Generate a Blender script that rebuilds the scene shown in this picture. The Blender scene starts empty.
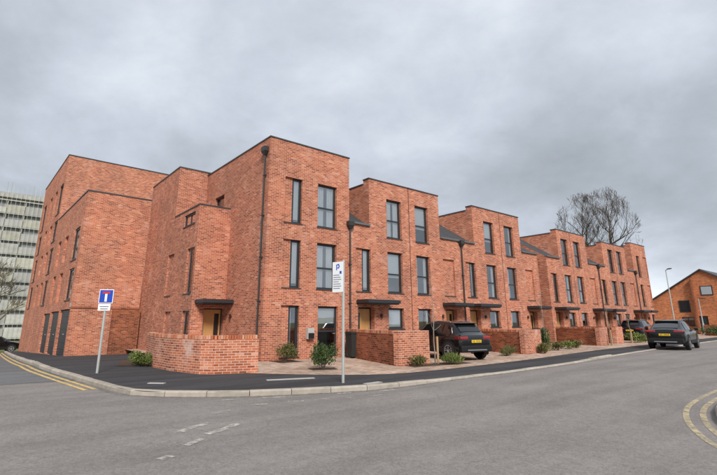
import bpy, bmesh, math, random
from mathutils import Vector, Matrix
random.seed(7)
SC = bpy.context.scene
COL = SC.collection
R = math.radians

# ------------------------------------------------------------------ camera
cam = bpy.data.cameras.new('camera'); camo = bpy.data.objects.new('camera', cam); COL.objects.link(camo)
cam.sensor_fit = 'HORIZONTAL'; cam.sensor_width = 36.0
cam.lens = 447.0 / 717.0 * 36.0
cam.shift_x = 11.5 / 717.0; cam.shift_y = -30.5 / 717.0
cam.clip_start = 0.1; cam.clip_end = 6000
rot = Matrix(((0.78106164, -0.62445394, 0.0), (-0.1543172, -0.19301864, 0.96898401), (-0.60508588, -0.75683623, -0.24712344)))
camo.matrix_world = Matrix.Translation((0, 0, 1.5)) @ rot.transposed().to_4x4()
SC.camera = camo

# ------------------------------------------------------------------ sky, sun, exposure
SUN_AZ = Vector((-0.52, -1.0, 0)).normalized(); SUN_EL = R(38)
wd = bpy.data.worlds.new('World'); SC.world = wd; wd.use_nodes = True
nt = wd.node_tree; nt.nodes.clear()
def N(nt, t, **kw):
    n = nt.nodes.new(t)
    for k, v in kw.items():
        if k.startswith('i_'):
            n.inputs[k[2:].replace('_', ' ')].default_value = v
        elif isinstance(k, str) and k.startswith('n'):
            n.inputs[int(k[1:])].default_value = v
        else: setattr(n, k, v)
    return n
def L(nt, a, b): nt.links.new(a, b)
def ramp(nt, stops, interp='LINEAR'):
    r = nt.nodes.new('ShaderNodeValToRGB'); r.color_ramp.interpolation = interp
    el = r.color_ramp.elements
    while len(el) < len(stops): el.new(0.5)
    for e, (p, c) in zip(el, stops):
        e.position = p; e.color = (c[0], c[1], c[2], 1) if hasattr(c, '__len__') else (c, c, c, 1)
    return r
def math_(nt, op, a=None, b=None, c=None):
    n = nt.nodes.new('ShaderNodeMath'); n.operation = op
    for i, v in enumerate((a, b, c)):
        if v is None: continue
        if isinstance(v, (int, float)): n.inputs[i].default_value = v
        else: nt.links.new(v, n.inputs[i])
    return n.outputs[0]
def mixc(nt, fac, a, b, mode='MIX'):
    n = nt.nodes.new('ShaderNodeMix'); n.data_type = 'RGBA'; n.blend_type = mode
    for sock, v in ((n.inputs[0], fac), (n.inputs[6], a), (n.inputs[7], b)):
        if isinstance(v, (int, float)): sock.default_value = v
        elif isinstance(v, tuple): sock.default_value = (v[0], v[1], v[2], 1)
        else: nt.links.new(v, sock)
    return n.outputs[2]
tc = N(nt, 'ShaderNodeTexCoord')
sep = N(nt, 'ShaderNodeSeparateXYZ'); L(nt, tc.outputs['Generated'], sep.inputs[0])
zc = math_(nt, 'MAXIMUM', sep.outputs[2], 0.0)
den = math_(nt, 'ADD', zc, 0.42)
cmb = N(nt, 'ShaderNodeCombineXYZ')
L(nt, math_(nt, 'DIVIDE', sep.outputs[0], den), cmb.inputs[0]); L(nt, math_(nt, 'DIVIDE', sep.outputs[1], den), cmb.inputs[1])
n1 = N(nt, 'ShaderNodeTexNoise', i_Scale=0.95, i_Detail=8.0, i_Roughness=0.55, i_Distortion=0.2)
n2 = N(nt, 'ShaderNodeTexNoise', i_Scale=3.2, i_Detail=8.0, i_Roughness=0.6, i_Distortion=0.25)
mp = N(nt, 'ShaderNodeMapping'); mp.inputs['Location'].default_value = (3.1, 1.7, 0.0); mp.inputs['Rotation'].default_value = (0, 0, R(20)); mp.inputs['Scale'].default_value = (1.0, 1.0, 1)
L(nt, cmb.outputs[0], mp.inputs[0]); L(nt, mp.outputs[0], n1.inputs['Vector']); L(nt, mp.outputs[0], n2.inputs['Vector'])
den_ = math_(nt, 'ADD', math_(nt, 'MULTIPLY', n1.outputs[0], 0.74), math_(nt, 'MULTIPLY', n2.outputs[0], 0.26))
cr = ramp(nt, [(0.34, (0.278, 0.305, 0.345)), (0.44, (0.352, 0.386, 0.432)), (0.52, (0.445, 0.48, 0.54)), (0.59, (0.545, 0.58, 0.63)), (0.70, (0.70, 0.735, 0.78))])
L(nt, den_, cr.inputs[0])
hz = ramp(nt, [(0.0, 1.25), (0.08, 1.12), (0.22, 0.98), (0.5, 1.02), (1.0, 1.05)]); L(nt, zc, hz.inputs[0])
cl = mixc(nt, 1.0, cr.outputs[0], hz.outputs[0], 'MULTIPLY')
sky = N(nt, 'ShaderNodeTexSky'); sky.sky_type = 'NISHITA'; sky.sun_disc = False
sky.sun_elevation = SUN_EL; sky.sun_rotation = math.atan2(SUN_AZ.x, SUN_AZ.y)
skm = mixc(nt, 1.0, sky.outputs[0], (0.09, 0.09, 0.09), 'MULTIPLY')
SKY_GAIN = 0.545
clg = mixc(nt, 1.0, cl, (SKY_GAIN,) * 3, 'MULTIPLY')
cov = ramp(nt, [(0.40, 0.99), (0.75, 0.90)]); L(nt, den_, cov.inputs[0])
fin = mixc(nt, cov.outputs[0], skm, clg)
bg = N(nt, 'ShaderNodeBackground'); L(nt, fin, bg.inputs[0]); bg.inputs[1].default_value = 1.0
wo = N(nt, 'ShaderNodeOutputWorld'); L(nt, bg.outputs[0], wo.inputs[0])
sl = bpy.data.lights.new('sun', 'SUN'); sl.energy = 1.5; sl.angle = R(16); sl.color = (1.0, 0.955, 0.89)
so = bpy.data.objects.new('sun', sl); COL.objects.link(so)
sd = Vector((SUN_AZ.x * math.cos(SUN_EL), SUN_AZ.y * math.cos(SUN_EL), math.sin(SUN_EL)))
so.rotation_euler = sd.to_track_quat('Z', 'Y').to_euler(); so.location = (0, -20, 40)
vs = SC.view_settings; vs.view_transform = 'Standard'; vs.look = 'None'; vs.gamma = 1.0; vs.use_curve_mapping = False
vs.exposure = 1.34
SC.cycles.max_bounces = 6; SC.cycles.diffuse_bounces = 3; SC.cycles.glossy_bounces = 3; SC.cycles.transparent_max_bounces = 8

# ------------------------------------------------------------------ materials
def newmat(name):
    m = bpy.data.materials.new(name); m.use_nodes = True
    nt = m.node_tree; nt.nodes.clear()
    out = N(nt, 'ShaderNodeOutputMaterial'); b = N(nt, 'ShaderNodeBsdfPrincipled'); L(nt, b.outputs[0], out.inputs[0])
    return m, nt, b, out
def bump(nt, b, h, strength=0.4, dist=0.01):
    bp = N(nt, 'ShaderNodeBump'); bp.inputs['Strength'].default_value = strength; bp.inputs['Distance'].default_value = dist
    L(nt, h, bp.inputs['Height']); L(nt, bp.outputs[0], b.inputs['Normal'])
def simple(name, col, rough=0.6, metal=0.0, var=0.12, scale=6.0, spec=0.5, bmp=0.0):
    m, nt, b, out = newmat(name)
    g = N(nt, 'ShaderNodeNewGeometry')
    n = N(nt, 'ShaderNodeTexNoise', i_Scale=scale, i_Detail=5.0, i_Roughness=0.6); L(nt, g.outputs['Position'], n.inputs['Vector'])
    oi = N(nt, 'ShaderNodeObjectInfo')
    f = math_(nt, 'ADD', math_(nt, 'MULTIPLY', n.outputs[0], var * 2), math_(nt, 'MULTIPLY', oi.outputs['Random'], var * 0.7))
    f = math_(nt, 'ADD', f, 1.0 - var * 1.35)
    cc = N(nt, 'ShaderNodeCombineXYZ')
    for i in range(3): L(nt, f, cc.inputs[i])
    L(nt, mixc(nt, 1.0, col, cc.outputs[0], 'MULTIPLY'), b.inputs['Base Color'])
    b.inputs['Roughness'].default_value = rough; b.inputs['Metallic'].default_value = metal; b.inputs['Specular IOR Level'].default_value = spec
    if bmp: bump(nt, b, n.outputs[0], bmp, 0.02)
    return m
def brickmat(name, stops, mortar, bw=0.225, rh=0.075, ms=0.007, stain=0.35, white=0.0, offset=0.5, dirt=None):
    m, nt, b, out = newmat(name)
    uv = N(nt, 'ShaderNodeUVMap'); uv.uv_map = 'UVMap'
    br = N(nt, 'ShaderNodeTexBrick'); br.offset = offset; br.squash = 1.0
    br.inputs['Color1'].default_value = (0, 0, 0, 1); br.inputs['Color2'].default_value = (1, 1, 1, 1); br.inputs['Mortar'].default_value = (0.5, 0.5, 0.5, 1)
    for k, v in (('Scale', 1.0), ('Mortar Size', ms), ('Mortar Smooth', 0.15), ('Bias', 0.0), ('Brick Width', bw), ('Row Height', rh)): br.inputs[k].default_value = v
    nj = N(nt, 'ShaderNodeTexNoise', i_Scale=14.0, i_Detail=2.0); L(nt, uv.outputs[0], nj.inputs['Vector'])
    jit = N(nt, 'ShaderNodeVectorMath'); jit.operation = 'MULTIPLY_ADD'; L(nt, nj.outputs[1], jit.inputs[0]); jit.inputs[1].default_value = (0.006, 0.006, 0); L(nt, uv.outputs[0], jit.inputs[2])
    L(nt, jit.outputs[0], br.inputs['Vector'])
    rp = ramp(nt, stops); L(nt, br.outputs['Color'], rp.inputs[0])
    g = N(nt, 'ShaderNodeNewGeometry')
    nl = N(nt, 'ShaderNodeTexNoise', i_Scale=0.55, i_Detail=6.0, i_Roughness=0.62); L(nt, g.outputs['Position'], nl.inputs['Vector'])
    nf = N(nt, 'ShaderNodeTexNoise', i_Scale=26.0, i_Detail=3.0, i_Roughness=0.7); L(nt, g.outputs['Position'], nf.inputs['Vector'])
    sr = ramp(nt, [(0.3, 1 - stain), (0.55, 1.0), (0.75, 1.0 + stain * 0.45)]); L(nt, nl.outputs[0], sr.inputs[0])
    fr = ramp(nt, [(0.25, 0.84), (0.75, 1.14)]); L(nt, nf.outputs[0], fr.inputs[0])
    c = mixc(nt, 1.0, rp.outputs[0], sr.outputs[0], 'MULTIPLY'); c = mixc(nt, 1.0, c, fr.outputs[0], 'MULTIPLY')
    oi = N(nt, 'ShaderNodeObjectInfo'); bt = ramp(nt, [(0.0, (0.93, 0.90, 0.90)), (0.5, (1.0, 1.0, 1.0)), (1.0, (1.04, 1.07, 1.06))]); L(nt, oi.outputs['Random'], bt.inputs[0]); c = mixc(nt, 1.0, c, bt.outputs[0], 'MULTIPLY')
    ms_ = N(nt, 'ShaderNodeMapping'); ms_.inputs['Scale'].default_value = (2.2, 2.2, 0.16); L(nt, g.outputs['Position'], ms_.inputs[0])
    nst = N(nt, 'ShaderNodeTexNoise', i_Scale=1.0, i_Detail=5.0, i_Roughness=0.6); L(nt, ms_.outputs[0], nst.inputs['Vector'])
    st_ = ramp(nt, [(0.34, 0.86), (0.50, 1.0), (0.72, 1.05)]); L(nt, nst.outputs[0], st_.inputs[0]); c = mixc(nt, 1.0, c, st_.outputs[0], 'MULTIPLY')
    c = mixc(nt, math_(nt, 'MULTIPLY', br.outputs['Fac'], 0.9), c, mortar)
    if white:
        nw = N(nt, 'ShaderNodeTexNoise', i_Scale=1.1, i_Detail=7.0, i_Roughness=0.7); L(nt, g.outputs['Position'], nw.inputs['Vector'])
        wr = ramp(nt, [(0.56, 0.0), (0.72, white)]); L(nt, nw.outputs[0], wr.inputs[0])
        c = mixc(nt, math_(nt, 'MULTIPLY', wr.outputs[0], fr.outputs[0]), c, (0.62, 0.55, 0.50))
    if dirt:
        nd = N(nt, 'ShaderNodeTexNoise', i_Scale=1.6, i_Detail=5.0, i_Roughness=0.6); L(nt, g.outputs['Position'], nd.inputs['Vector'])
        dr = ramp(nt, [(0.35, 0.0), (0.62, 0.75)]); L(nt, nd.outputs[0], dr.inputs[0]); c = mixc(nt, dr.outputs[0], c, dirt)
    L(nt, c, b.inputs['Base Color']); b.inputs['Roughness'].default_value = 0.9; b.inputs['Specular IOR Level'].default_value = 0.25
    h = math_(nt, 'ADD', math_(nt, 'MULTIPLY', br.outputs['Fac'], -1.0), math_(nt, 'MULTIPLY', nf.outputs[0], 0.35))
    bump(nt, b, h, 0.55, 0.008)
    return m
BR = [(0.0, (0.24, 0.060, 0.030)), (0.2, (0.40, 0.106, 0.048)), (0.55, (0.50, 0.148, 0.068)), (0.9, (0.56, 0.198, 0.100)), (1.0, (0.63, 0.300, 0.190))]
M = {}
M['brick'] = brickmat('red_multi_brick', BR, (0.55, 0.37, 0.295), white=0.24, ms=0.0085, rh=0.070, bw=0.215)
M['brick_wall'] = brickmat('garden_wall_brick', BR, (0.60, 0.46, 0.38), stain=0.4, white=0.6, ms=0.0085, rh=0.072)
M['brick_dark'] = brickmat('dark_brick', [(0.0, (0.15, 0.045, 0.022)), (0.3, (0.25, 0.07, 0.034)), (0.7, (0.36, 0.105, 0.045)), (1.0, (0.44, 0.15, 0.07))], (0.33, 0.19, 0.13), stain=0.6, white=0.1)  # same brick pattern in deeper tones, with darker mortar
M['far_brick'] = brickmat('far_orange_brick', [(0.0, (0.42, 0.12, 0.05)), (0.5, (0.56, 0.18, 0.07)), (1.0, (0.66, 0.25, 0.11))], (0.40, 0.22, 0.15))
M['paver'] = brickmat('block_paving', [(0.0, (0.37, 0.235, 0.165)), (0.4, (0.48, 0.34, 0.255)), (0.75, (0.54, 0.41, 0.32)), (1.0, (0.56, 0.47, 0.40))], (0.36, 0.28, 0.22), bw=0.21, rh=0.105, ms=0.006, stain=0.4)
M['coping'] = simple('dark_coping_metal', (0.055, 0.052, 0.055), 0.5, 0.0, 0.15)
M['frame'] = simple('anthracite_frame', (0.022, 0.026, 0.030), 0.45, 0.0, 0.15)
M['sill'] = simple('dark_sill', (0.040, 0.042, 0.045), 0.45)
M['canopy'] = simple('canopy_metal', (0.026, 0.025, 0.028), 0.5)
M['pipe'] = simple('black_downpipe', (0.030, 0.028, 0.028), 0.45)
M['greypipe'] = simple('grey_hopper', (0.11, 0.115, 0.12), 0.5)
M['tile'] = simple('slate_tile', (0.055, 0.06, 0.068), 0.6, 0, 0.3, 9.0)
M['flat'] = simple('flat_roof', (0.12, 0.12, 0.12), 0.9)
M['room'] = simple('dark_room', (0.045, 0.042, 0.040), 0.9)
M['joint'] = simple('joint_mastic', (0.075, 0.038, 0.028), 0.85)
M['curtain'] = simple('pale_blind', (0.80, 0.81, 0.80), 0.85, 0, 0.06)
M['garage'] = simple('garage_steel', (0.014, 0.017, 0.023), 0.45, 0, 0.12)
M['lampmat'] = simple('wall_lamp', (0.035, 0.012, 0.010), 0.4)
M['kerb'] = simple('kerb_concrete', (0.36, 0.32, 0.27), 0.85, 0, 0.38, 5.0, 0.3, 0.3)
M['slab'] = simple('pale_slab', (0.40, 0.38, 0.36), 0.85, 0, 0.25, 8.0)
M['galv'] = simple('galvanised', (0.42, 0.44, 0.42), 0.5, 0.25, 0.15, 9.0)
M['signwhite'] = simple('sign_white', (0.78, 0.79, 0.80), 0.4, 0, 0.04)
M['signblue'] = simple('sign_blue', (0.010, 0.055, 0.42), 0.4, 0, 0.06)
M['signred'] = simple('sign_red', (0.45, 0.03, 0.03), 0.4)
M['signtext'] = simple('sign_text', (0.16, 0.18, 0.24), 0.5)
M['soil'] = simple('soil', (0.075, 0.050, 0.034), 0.95, 0, 0.4, 12.0, 0.2, 0.6)
M['bark'] = simple('bark', (0.095, 0.075, 0.058), 0.9, 0, 0.3, 8.0, 0.2)
M['bark_pale'] = simple('pale_bark', (0.24, 0.20, 0.16), 0.9, 0, 0.3, 14.0, 0.2)
M['bark_olive'] = simple('olive_bark', (0.15, 0.13, 0.085), 0.9, 0, 0.3, 8.0, 0.2)
M['stake'] = simple('timber_stake', (0.42, 0.28, 0.15), 0.8, 0, 0.25)
M['white_far'] = simple('tower_render', (0.42, 0.42, 0.385), 0.9, 0, 0.45, 0.8)
M['cream_far'] = simple('tower_cream_panel', (0.42, 0.41, 0.34), 0.9, 0, 0.45, 0.8)
M['grey_far'] = simple('tower_grey', (0.36, 0.36, 0.34), 0.9, 0, 0.3, 0.4)
M['tyre'] = simple('tyre_rubber', (0.018, 0.018, 0.018), 0.85)
M['alloy'] = simple('alloy', (0.50, 0.51, 0.53), 0.35, 0.4)
M['plastic'] = simple('black_plastic', (0.014, 0.014, 0.015), 0.6, 0, 0.12, 6, 0.25)
M['plate'] = simple('yellow_plate', (0.70, 0.46, 0.03), 0.4)
M['binmat'] = simple('bin_plastic', (0.022, 0.025, 0.024), 0.5)
M['utility'] = simple('white_plastic', (0.40, 0.39, 0.37), 0.5)
M['chrome'] = simple('bright_trim', (0.50, 0.51, 0.53), 0.25, 0.9)
def paint(name, col, coat=1.0):
    m, nt, b, out = newmat(name)
    b.inputs['Base Color'].default_value = (*col, 1); b.inputs['Roughness'].default_value = 0.35; b.inputs['Metallic'].default_value = 0.0
    b.inputs['Specular IOR Level'].default_value = 0.2; b.inputs['Coat Weight'].default_value = coat; b.inputs['Coat Roughness'].default_value = 0.03
    n = N(nt, 'ShaderNodeTexNoise', i_Scale=3.0, i_Detail=4.0); g = N(nt, 'ShaderNodeNewGeometry'); L(nt, g.outputs['Position'], n.inputs['Vector'])
    r = ramp(nt, [(0.35, 0.22), (0.7, 0.36)]); L(nt, n.outputs[0], r.inputs[0]); L(nt, r.outputs[0], b.inputs['Roughness'])
    return m
M['black_paint'] = paint('black_paint', (0.005, 0.005, 0.006))
M['grey_paint'] = paint('charcoal_paint', (0.005, 0.006, 0.007), 0.6)
M['navy_paint'] = paint('navy_paint', (0.006, 0.007, 0.010), 0.6)
def glassy(name, tint, refl, rough=0.02):
    m, nt, b, out = newmat(name); nt.nodes.remove(b)
    t = N(nt, 'ShaderNodeBsdfTransparent'); t.inputs[0].default_value = (*tint, 1)
    gl = N(nt, 'ShaderNodeBsdfGlossy'); gl.inputs[0].default_value = (0.95, 0.97, 1, 1); gl.inputs[1].default_value = rough
    g = N(nt, 'ShaderNodeNewGeometry'); n = N(nt, 'ShaderNodeTexNoise', i_Scale=1.3, i_Detail=1.0); L(nt, g.outputs['Position'], n.inputs['Vector'])
    bp = N(nt, 'ShaderNodeBump'); bp.inputs['Strength'].default_value = 0.02; bp.inputs['Distance'].default_value = 0.05; L(nt, n.outputs[0], bp.inputs['Height']); L(nt, bp.outputs[0], gl.inputs['Normal'])
    lw = N(nt, 'ShaderNodeLayerWeight'); lw.inputs[0].default_value = 0.30
    f = math_(nt, 'ADD', math_(nt, 'MULTIPLY', lw.outputs[0], 1.0 - refl), refl)
    mx = N(nt, 'ShaderNodeMixShader'); L(nt, f, mx.inputs[0]); L(nt, t.outputs[0], mx.inputs[1]); L(nt, gl.outputs[0], mx.inputs[2]); L(nt, mx.outputs[0], out.inputs[0])
    return m
M['glass'] = glassy('window_glass', (0.80, 0.84, 0.86), 0.24)
m, nt, b, out = newmat('car_glass'); b.inputs['Base Color'].default_value = (0.008, 0.009, 0.010, 1); b.inputs['Roughness'].default_value = 0.05; b.inputs['Coat Weight'].default_value = 0.6; M['carglass'] = m
m, nt, b, out = newmat('dark_glass'); b.inputs['Base Color'].default_value = (0.02, 0.023, 0.026, 1); b.inputs['Roughness'].default_value = 0.12; M['darkglass'] = m
m, nt, b, out = newmat('tail_lamp_red'); b.inputs['Base Color'].default_value = (0.30, 0.018, 0.022, 1); b.inputs['Roughness'].default_value = 0.12; b.inputs['Coat Weight'].default_value = 0.8; M['tail'] = m
# timber door
m, nt, b, out = newmat('oak_door'); g = N(nt, 'ShaderNodeNewGeometry'); mp = N(nt, 'ShaderNodeMapping'); mp.inputs['Scale'].default_value = (30, 30, 1.2); L(nt, g.outputs['Position'], mp.inputs[0])
n = N(nt, 'ShaderNodeTexNoise', i_Scale=1.0, i_Detail=4.0); L(nt, mp.outputs[0], n.inputs['Vector'])
r = ramp(nt, [(0.3, (0.46, 0.225, 0.075)), (0.7, (0.60, 0.33, 0.125))]); L(nt, n.outputs[0], r.inputs[0]); L(nt, r.outputs[0], b.inputs['Base Color']); b.inputs['Roughness'].default_value = 0.5; M['oak'] = m
# asphalts
def asphalt(name, lo, hi, streak=0.15, rough=0.85, patch=None):
    m, nt, b, out = newmat(name)
    g = N(nt, 'ShaderNodeNewGeometry'); P = g.outputs['Position']
    nf = N(nt, 'ShaderNodeTexNoise', i_Scale=55.0, i_Detail=4.0, i_Roughness=0.75); L(nt, P, nf.inputs['Vector'])
    nm = N(nt, 'ShaderNodeTexNoise', i_Scale=7.0, i_Detail=6.0, i_Roughness=0.7); L(nt, P, nm.inputs['Vector'])
    nl = N(nt, 'ShaderNodeTexNoise', i_Scale=0.45, i_Detail=5.0, i_Roughness=0.6, i_Distortion=0.5); L(nt, P, nl.inputs['Vector'])
    mp = N(nt, 'ShaderNodeMapping'); mp.inputs['Rotation'].default_value = (0, 0, R(38)); mp.inputs['Scale'].default_value = (0.16, 1.5, 1); L(nt, P, mp.inputs[0])
    ns = N(nt, 'ShaderNodeTexNoise', i_Scale=1.0, i_Detail=4.0, i_Roughness=0.55, i_Distortion=0.3); L(nt, mp.outputs[0], ns.inputs['Vector'])
    ng = N(nt, 'ShaderNodeTexNoise', i_Scale=24.0, i_Detail=3.0, i_Roughness=0.8); L(nt, P, ng.inputs['Vector'])
    f = math_(nt, 'ADD', math_(nt, 'MULTIPLY', nf.outputs[0], 0.42), math_(nt, 'MULTIPLY', ng.outputs[0], 0.28))
    f = math_(nt, 'ADD', f, math_(nt, 'ADD', math_(nt, 'MULTIPLY', nm.outputs[0], 0.15), math_(nt, 'MULTIPLY', nl.outputs[0], 0.15)))
    r = ramp(nt, [(0.36, lo), (0.64, hi)]); L(nt, f, r.inputs[0])
    sr = ramp(nt, [(0.38, 1 - streak), (0.52, 1.0), (0.68, 1 + streak * 0.6)]); L(nt, ns.outputs[0], sr.inputs[0])
    c = mixc(nt, 1.0, r.outputs[0], sr.outputs[0], 'MULTIPLY')
    if patch:
        vo = N(nt, 'ShaderNodeTexVoronoi', i_Scale=0.42); vo.feature = 'DISTANCE_TO_EDGE'
        nd = N(nt, 'ShaderNodeTexNoise', i_Scale=1.4, i_Detail=5.0); L(nt, P, nd.inputs['Vector'])
        va = N(nt, 'ShaderNodeVectorMath'); va.operation = 'MULTIPLY_ADD'; L(nt, nd.outputs[1], va.inputs[0]); va.inputs[1].default_value = (0.7, 0.7, 0); L(nt, P, va.inputs[2]); L(nt, va.outputs[0], vo.inputs['Vector'])
        cr_ = ramp(nt, [(0.0, patch), (0.008, 0.0)]); L(nt, vo.outputs['Distance'], cr_.inputs[0])
        msk = ramp(nt, [(0.50, 0.0), (0.62, 1.0)]); L(nt, nl.outputs[0], msk.inputs[0])
        c = mixc(nt, math_(nt, 'MULTIPLY', cr_.outputs[0], msk.outputs[0]), c, (0.07, 0.065, 0.06))
    L(nt, c, b.inputs['Base Color']); b.inputs['Roughness'].default_value = rough; b.inputs['Specular IOR Level'].default_value = 0.3
    bump(nt, b, math_(nt, 'ADD', nf.outputs[0], math_(nt, 'MULTIPLY', nm.outputs[0], 0.5)), 0.5, 0.012)
    return m
M['road'] = asphalt('worn_road_asphalt', (0.115, 0.105, 0.099), (0.33, 0.303, 0.284), 0.12, 0.85, 0.3)
M['road_dark'] = asphalt('side_road_asphalt', (0.105, 0.108, 0.112), (0.18, 0.18, 0.182), 0.18)
M['path'] = asphalt('footpath_tarmac', (0.024, 0.025, 0.028), (0.070, 0.071, 0.076), 0.3)
def marking(name, col, lo, hi):
    m, nt, b, out = newmat(name)
    g = N(nt, 'ShaderNodeNewGeometry'); n = N(nt, 'ShaderNodeTexNoise', i_Scale=7.0, i_Detail=8.0, i_Roughness=0.78); L(nt, g.outputs['Position'], n.inputs['Vector'])
    r = ramp(nt, [(lo, 0.0), (hi, 0.92)]); L(nt, n.outputs[0], r.inputs[0])
    b.inputs['Base Color'].default_value = (*col, 1); b.inputs['Roughness'].default_value = 0.8
    t = N(nt, 'ShaderNodeBsdfTransparent'); mx = N(nt, 'ShaderNodeMixShader'); L(nt, r.outputs[0], mx.inputs[0]); L(nt, t.outputs[0], mx.inputs[1]); L(nt, b.outputs[0], mx.inputs[2]); L(nt, mx.outputs[0], out.inputs[0])
    return m
M['yellow'] = marking('yellow_line_paint', (0.66, 0.46, 0.17), 0.26, 0.52)
M['yellow_worn'] = marking('worn_yellow_line', (0.54, 0.45, 0.28), 0.33, 0.60)
M['white_worn'] = marking('worn_white_line', (0.56, 0.525, 0.475), 0.42, 0.62)
m, nt, b, out = newmat('grass_ground'); g = N(nt, 'ShaderNodeNewGeometry'); n = N(nt, 'ShaderNodeTexNoise', i_Scale=0.6, i_Detail=8.0, i_Roughness=0.7); L(nt, g.outputs['Position'], n.inputs['Vector'])
r = ramp(nt, [(0.3, (0.06, 0.075, 0.02)), (0.55, (0.14, 0.14, 0.04)), (0.75, (0.22, 0.20, 0.07))]); L(nt, n.outputs[0], r.inputs[0]); L(nt, r.outputs[0], b.inputs['Base Color']); b.inputs['Roughness'].default_value = 0.95; M['grass'] = m
def leafmat(name, stops):
    m, nt, b, out = newmat(name); at = N(nt, 'ShaderNodeAttribute'); at.attribute_name = 'tone'
    r = ramp(nt, stops); L(nt, at.outputs['Fac'], r.inputs[0]); L(nt, r.outputs[0], b.inputs['Base Color']); b.inputs['Roughness'].default_value = 0.6; b.inputs['Specular IOR Level'].default_value = 0.3
    return m
M['leaf_dark'] = leafmat('dark_leaf', [(0, (0.020, 0.045, 0.014)), (0.6, (0.055, 0.10, 0.030)), (1, (0.13, 0.17, 0.05))])
M['leaf_olive'] = leafmat('olive_leaf', [(0, (0.05, 0.055, 0.018)), (0.6, (0.12, 0.12, 0.04)), (1, (0.22, 0.17, 0.06))])
M['leaf_lime'] = leafmat('lime_leaf', [(0, (0.055, 0.085, 0.020)), (0.6, (0.13, 0.17, 0.04)), (1, (0.27, 0.28, 0.09))])
M['flower'] = simple('pale_flower', (0.75, 0.73, 0.65), 0.7)

# ------------------------------------------------------------------ mesh helpers
class MB:
    def __init__(s): s.v = []; s.f = []; s.m = []; s.tone = None
    def poly(s, pts, mi=0):
        k = len(s.v); s.v += [tuple(p) for p in pts]; s.f.append(tuple(range(k, k + len(pts)))); s.m.append(mi)
    def box(s, x0, x1, y0, y1, z0, z1, mi=0, skip=''):
        A = [(x0, y0, z0), (x1, y0, z0), (x1, y1, z0), (x0, y1, z0), (x0, y0, z1), (x1, y0, z1), (x1, y1, z1), (x0, y1, z1)]
        k = len(s.v); s.v += A
        for n, q in (('b', (0, 3, 2, 1)), ('t', (4, 5, 6, 7)), ('f', (0, 1, 5, 4)), ('r', (1, 2, 6, 5)), ('k', (2, 3, 7, 6)), ('l', (3, 0, 4, 7))):
            if n in skip: continue
            s.f.append(tuple(k + i for i in q)); s.m.append(mi)
    def tube(s, pts, rad, n=6, mi=0, cap=True):
        pts = [Vector(p) for p in pts]; k0 = len(s.v)
        if not hasattr(rad, '__len__'): rad = [rad] * len(pts)
        ref = Vector((0.31, 0.17, 0.93))
        for i, p in enumerate(pts):
            d = (pts[min(i + 1, len(pts) - 1)] - pts[max(i - 1, 0)]).normalized()
            a = d.cross(ref)
            if a.length < 1e-3: a = d.cross(Vector((1, 0, 0)))
            a.normalize(); bb = d.cross(a)
            for j in range(n):
                t = 2 * math.pi * j / n; s.v.append(tuple(p + (a * math.cos(t) + bb * math.sin(t)) * rad[i]))
        for i in range(len(pts) - 1):
            for j in range(n):
                a = k0 + i * n + j; b = k0 + i * n + (j + 1) % n; s.f.append((a, b, b + n, a + n)); s.m.append(mi)
        if cap:
            s.f.append(tuple(k0 + j for j in range(n))[::-1]); s.m.append(mi)
            e = k0 + (len(pts) - 1) * n; s.f.append(tuple(e + j for j in range(n))); s.m.append(mi)
    def mesh(s, name, mats, smooth=False):
        me = bpy.data.meshes.new(name); me.from_pydata(s.v, [], s.f)
        for mt in (mats if isinstance(mats, (list, tuple)) else [mats]): me.materials.append(M[mt])
        for p, mi in zip(me.polygons, s.m): p.material_index = mi; p.use_smooth = smooth
        uvl = me.uv_layers.new(name='UVMap')
        for p in me.polygons:
            n = p.normal
            for li in p.loop_indices:
                c = me.vertices[me.loops[li].vertex_index].co
                if abs(n.z) > 0.75: uv = (c.x, c.y)
                elif abs(n.x) > 0.92: uv = (c.y + 0.11, c.z)
                elif abs(n.y) > 0.92: uv = (c.x, c.z)
                else:
                    t = Vector((-n.y, n.x, 0)).normalized(); uv = (t.x * c.x + t.y * c.y, c.z)
                uvl.data[li].uv = uv
        if s.tone is not None:
            a = me.attributes.new('tone', 'FLOAT', 'FACE'); a.data.foreach_set('value', s.tone)
        me.update(); return me
    def build(s, name, mats, parent=None, loc=(0, 0, 0), rz=0, smooth=False):
        return link(name, s.mesh(name, mats, smooth), parent, loc, rz)
def link(name, me, parent=None, loc=(0, 0, 0), rz=0):
    o = bpy.data.objects.new(name, me); COL.objects.link(o); o.location = loc; o.rotation_euler = (0, 0, rz)
    if parent: o.parent = parent
    return o
def empty(name, loc, rz=0):
    o = bpy.data.objects.new(name, None); COL.objects.link(o); o.location = loc; o.rotation_euler = (0, 0, rz); o.empty_display_size = 0.3; return o
def tag(o, label=None, cat=None, group=None, kind=None):
    if label: o['label'] = label
    if cat: o['category'] = cat
    if group: o['group'] = group
    if kind: o['kind'] = kind
    return o
def copy_tree(o, parent=None):
    c = o.copy(); COL.objects.link(c)
    if parent: c.parent = parent
    for ch in o.children: copy_tree(ch, c)
    return c
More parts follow.
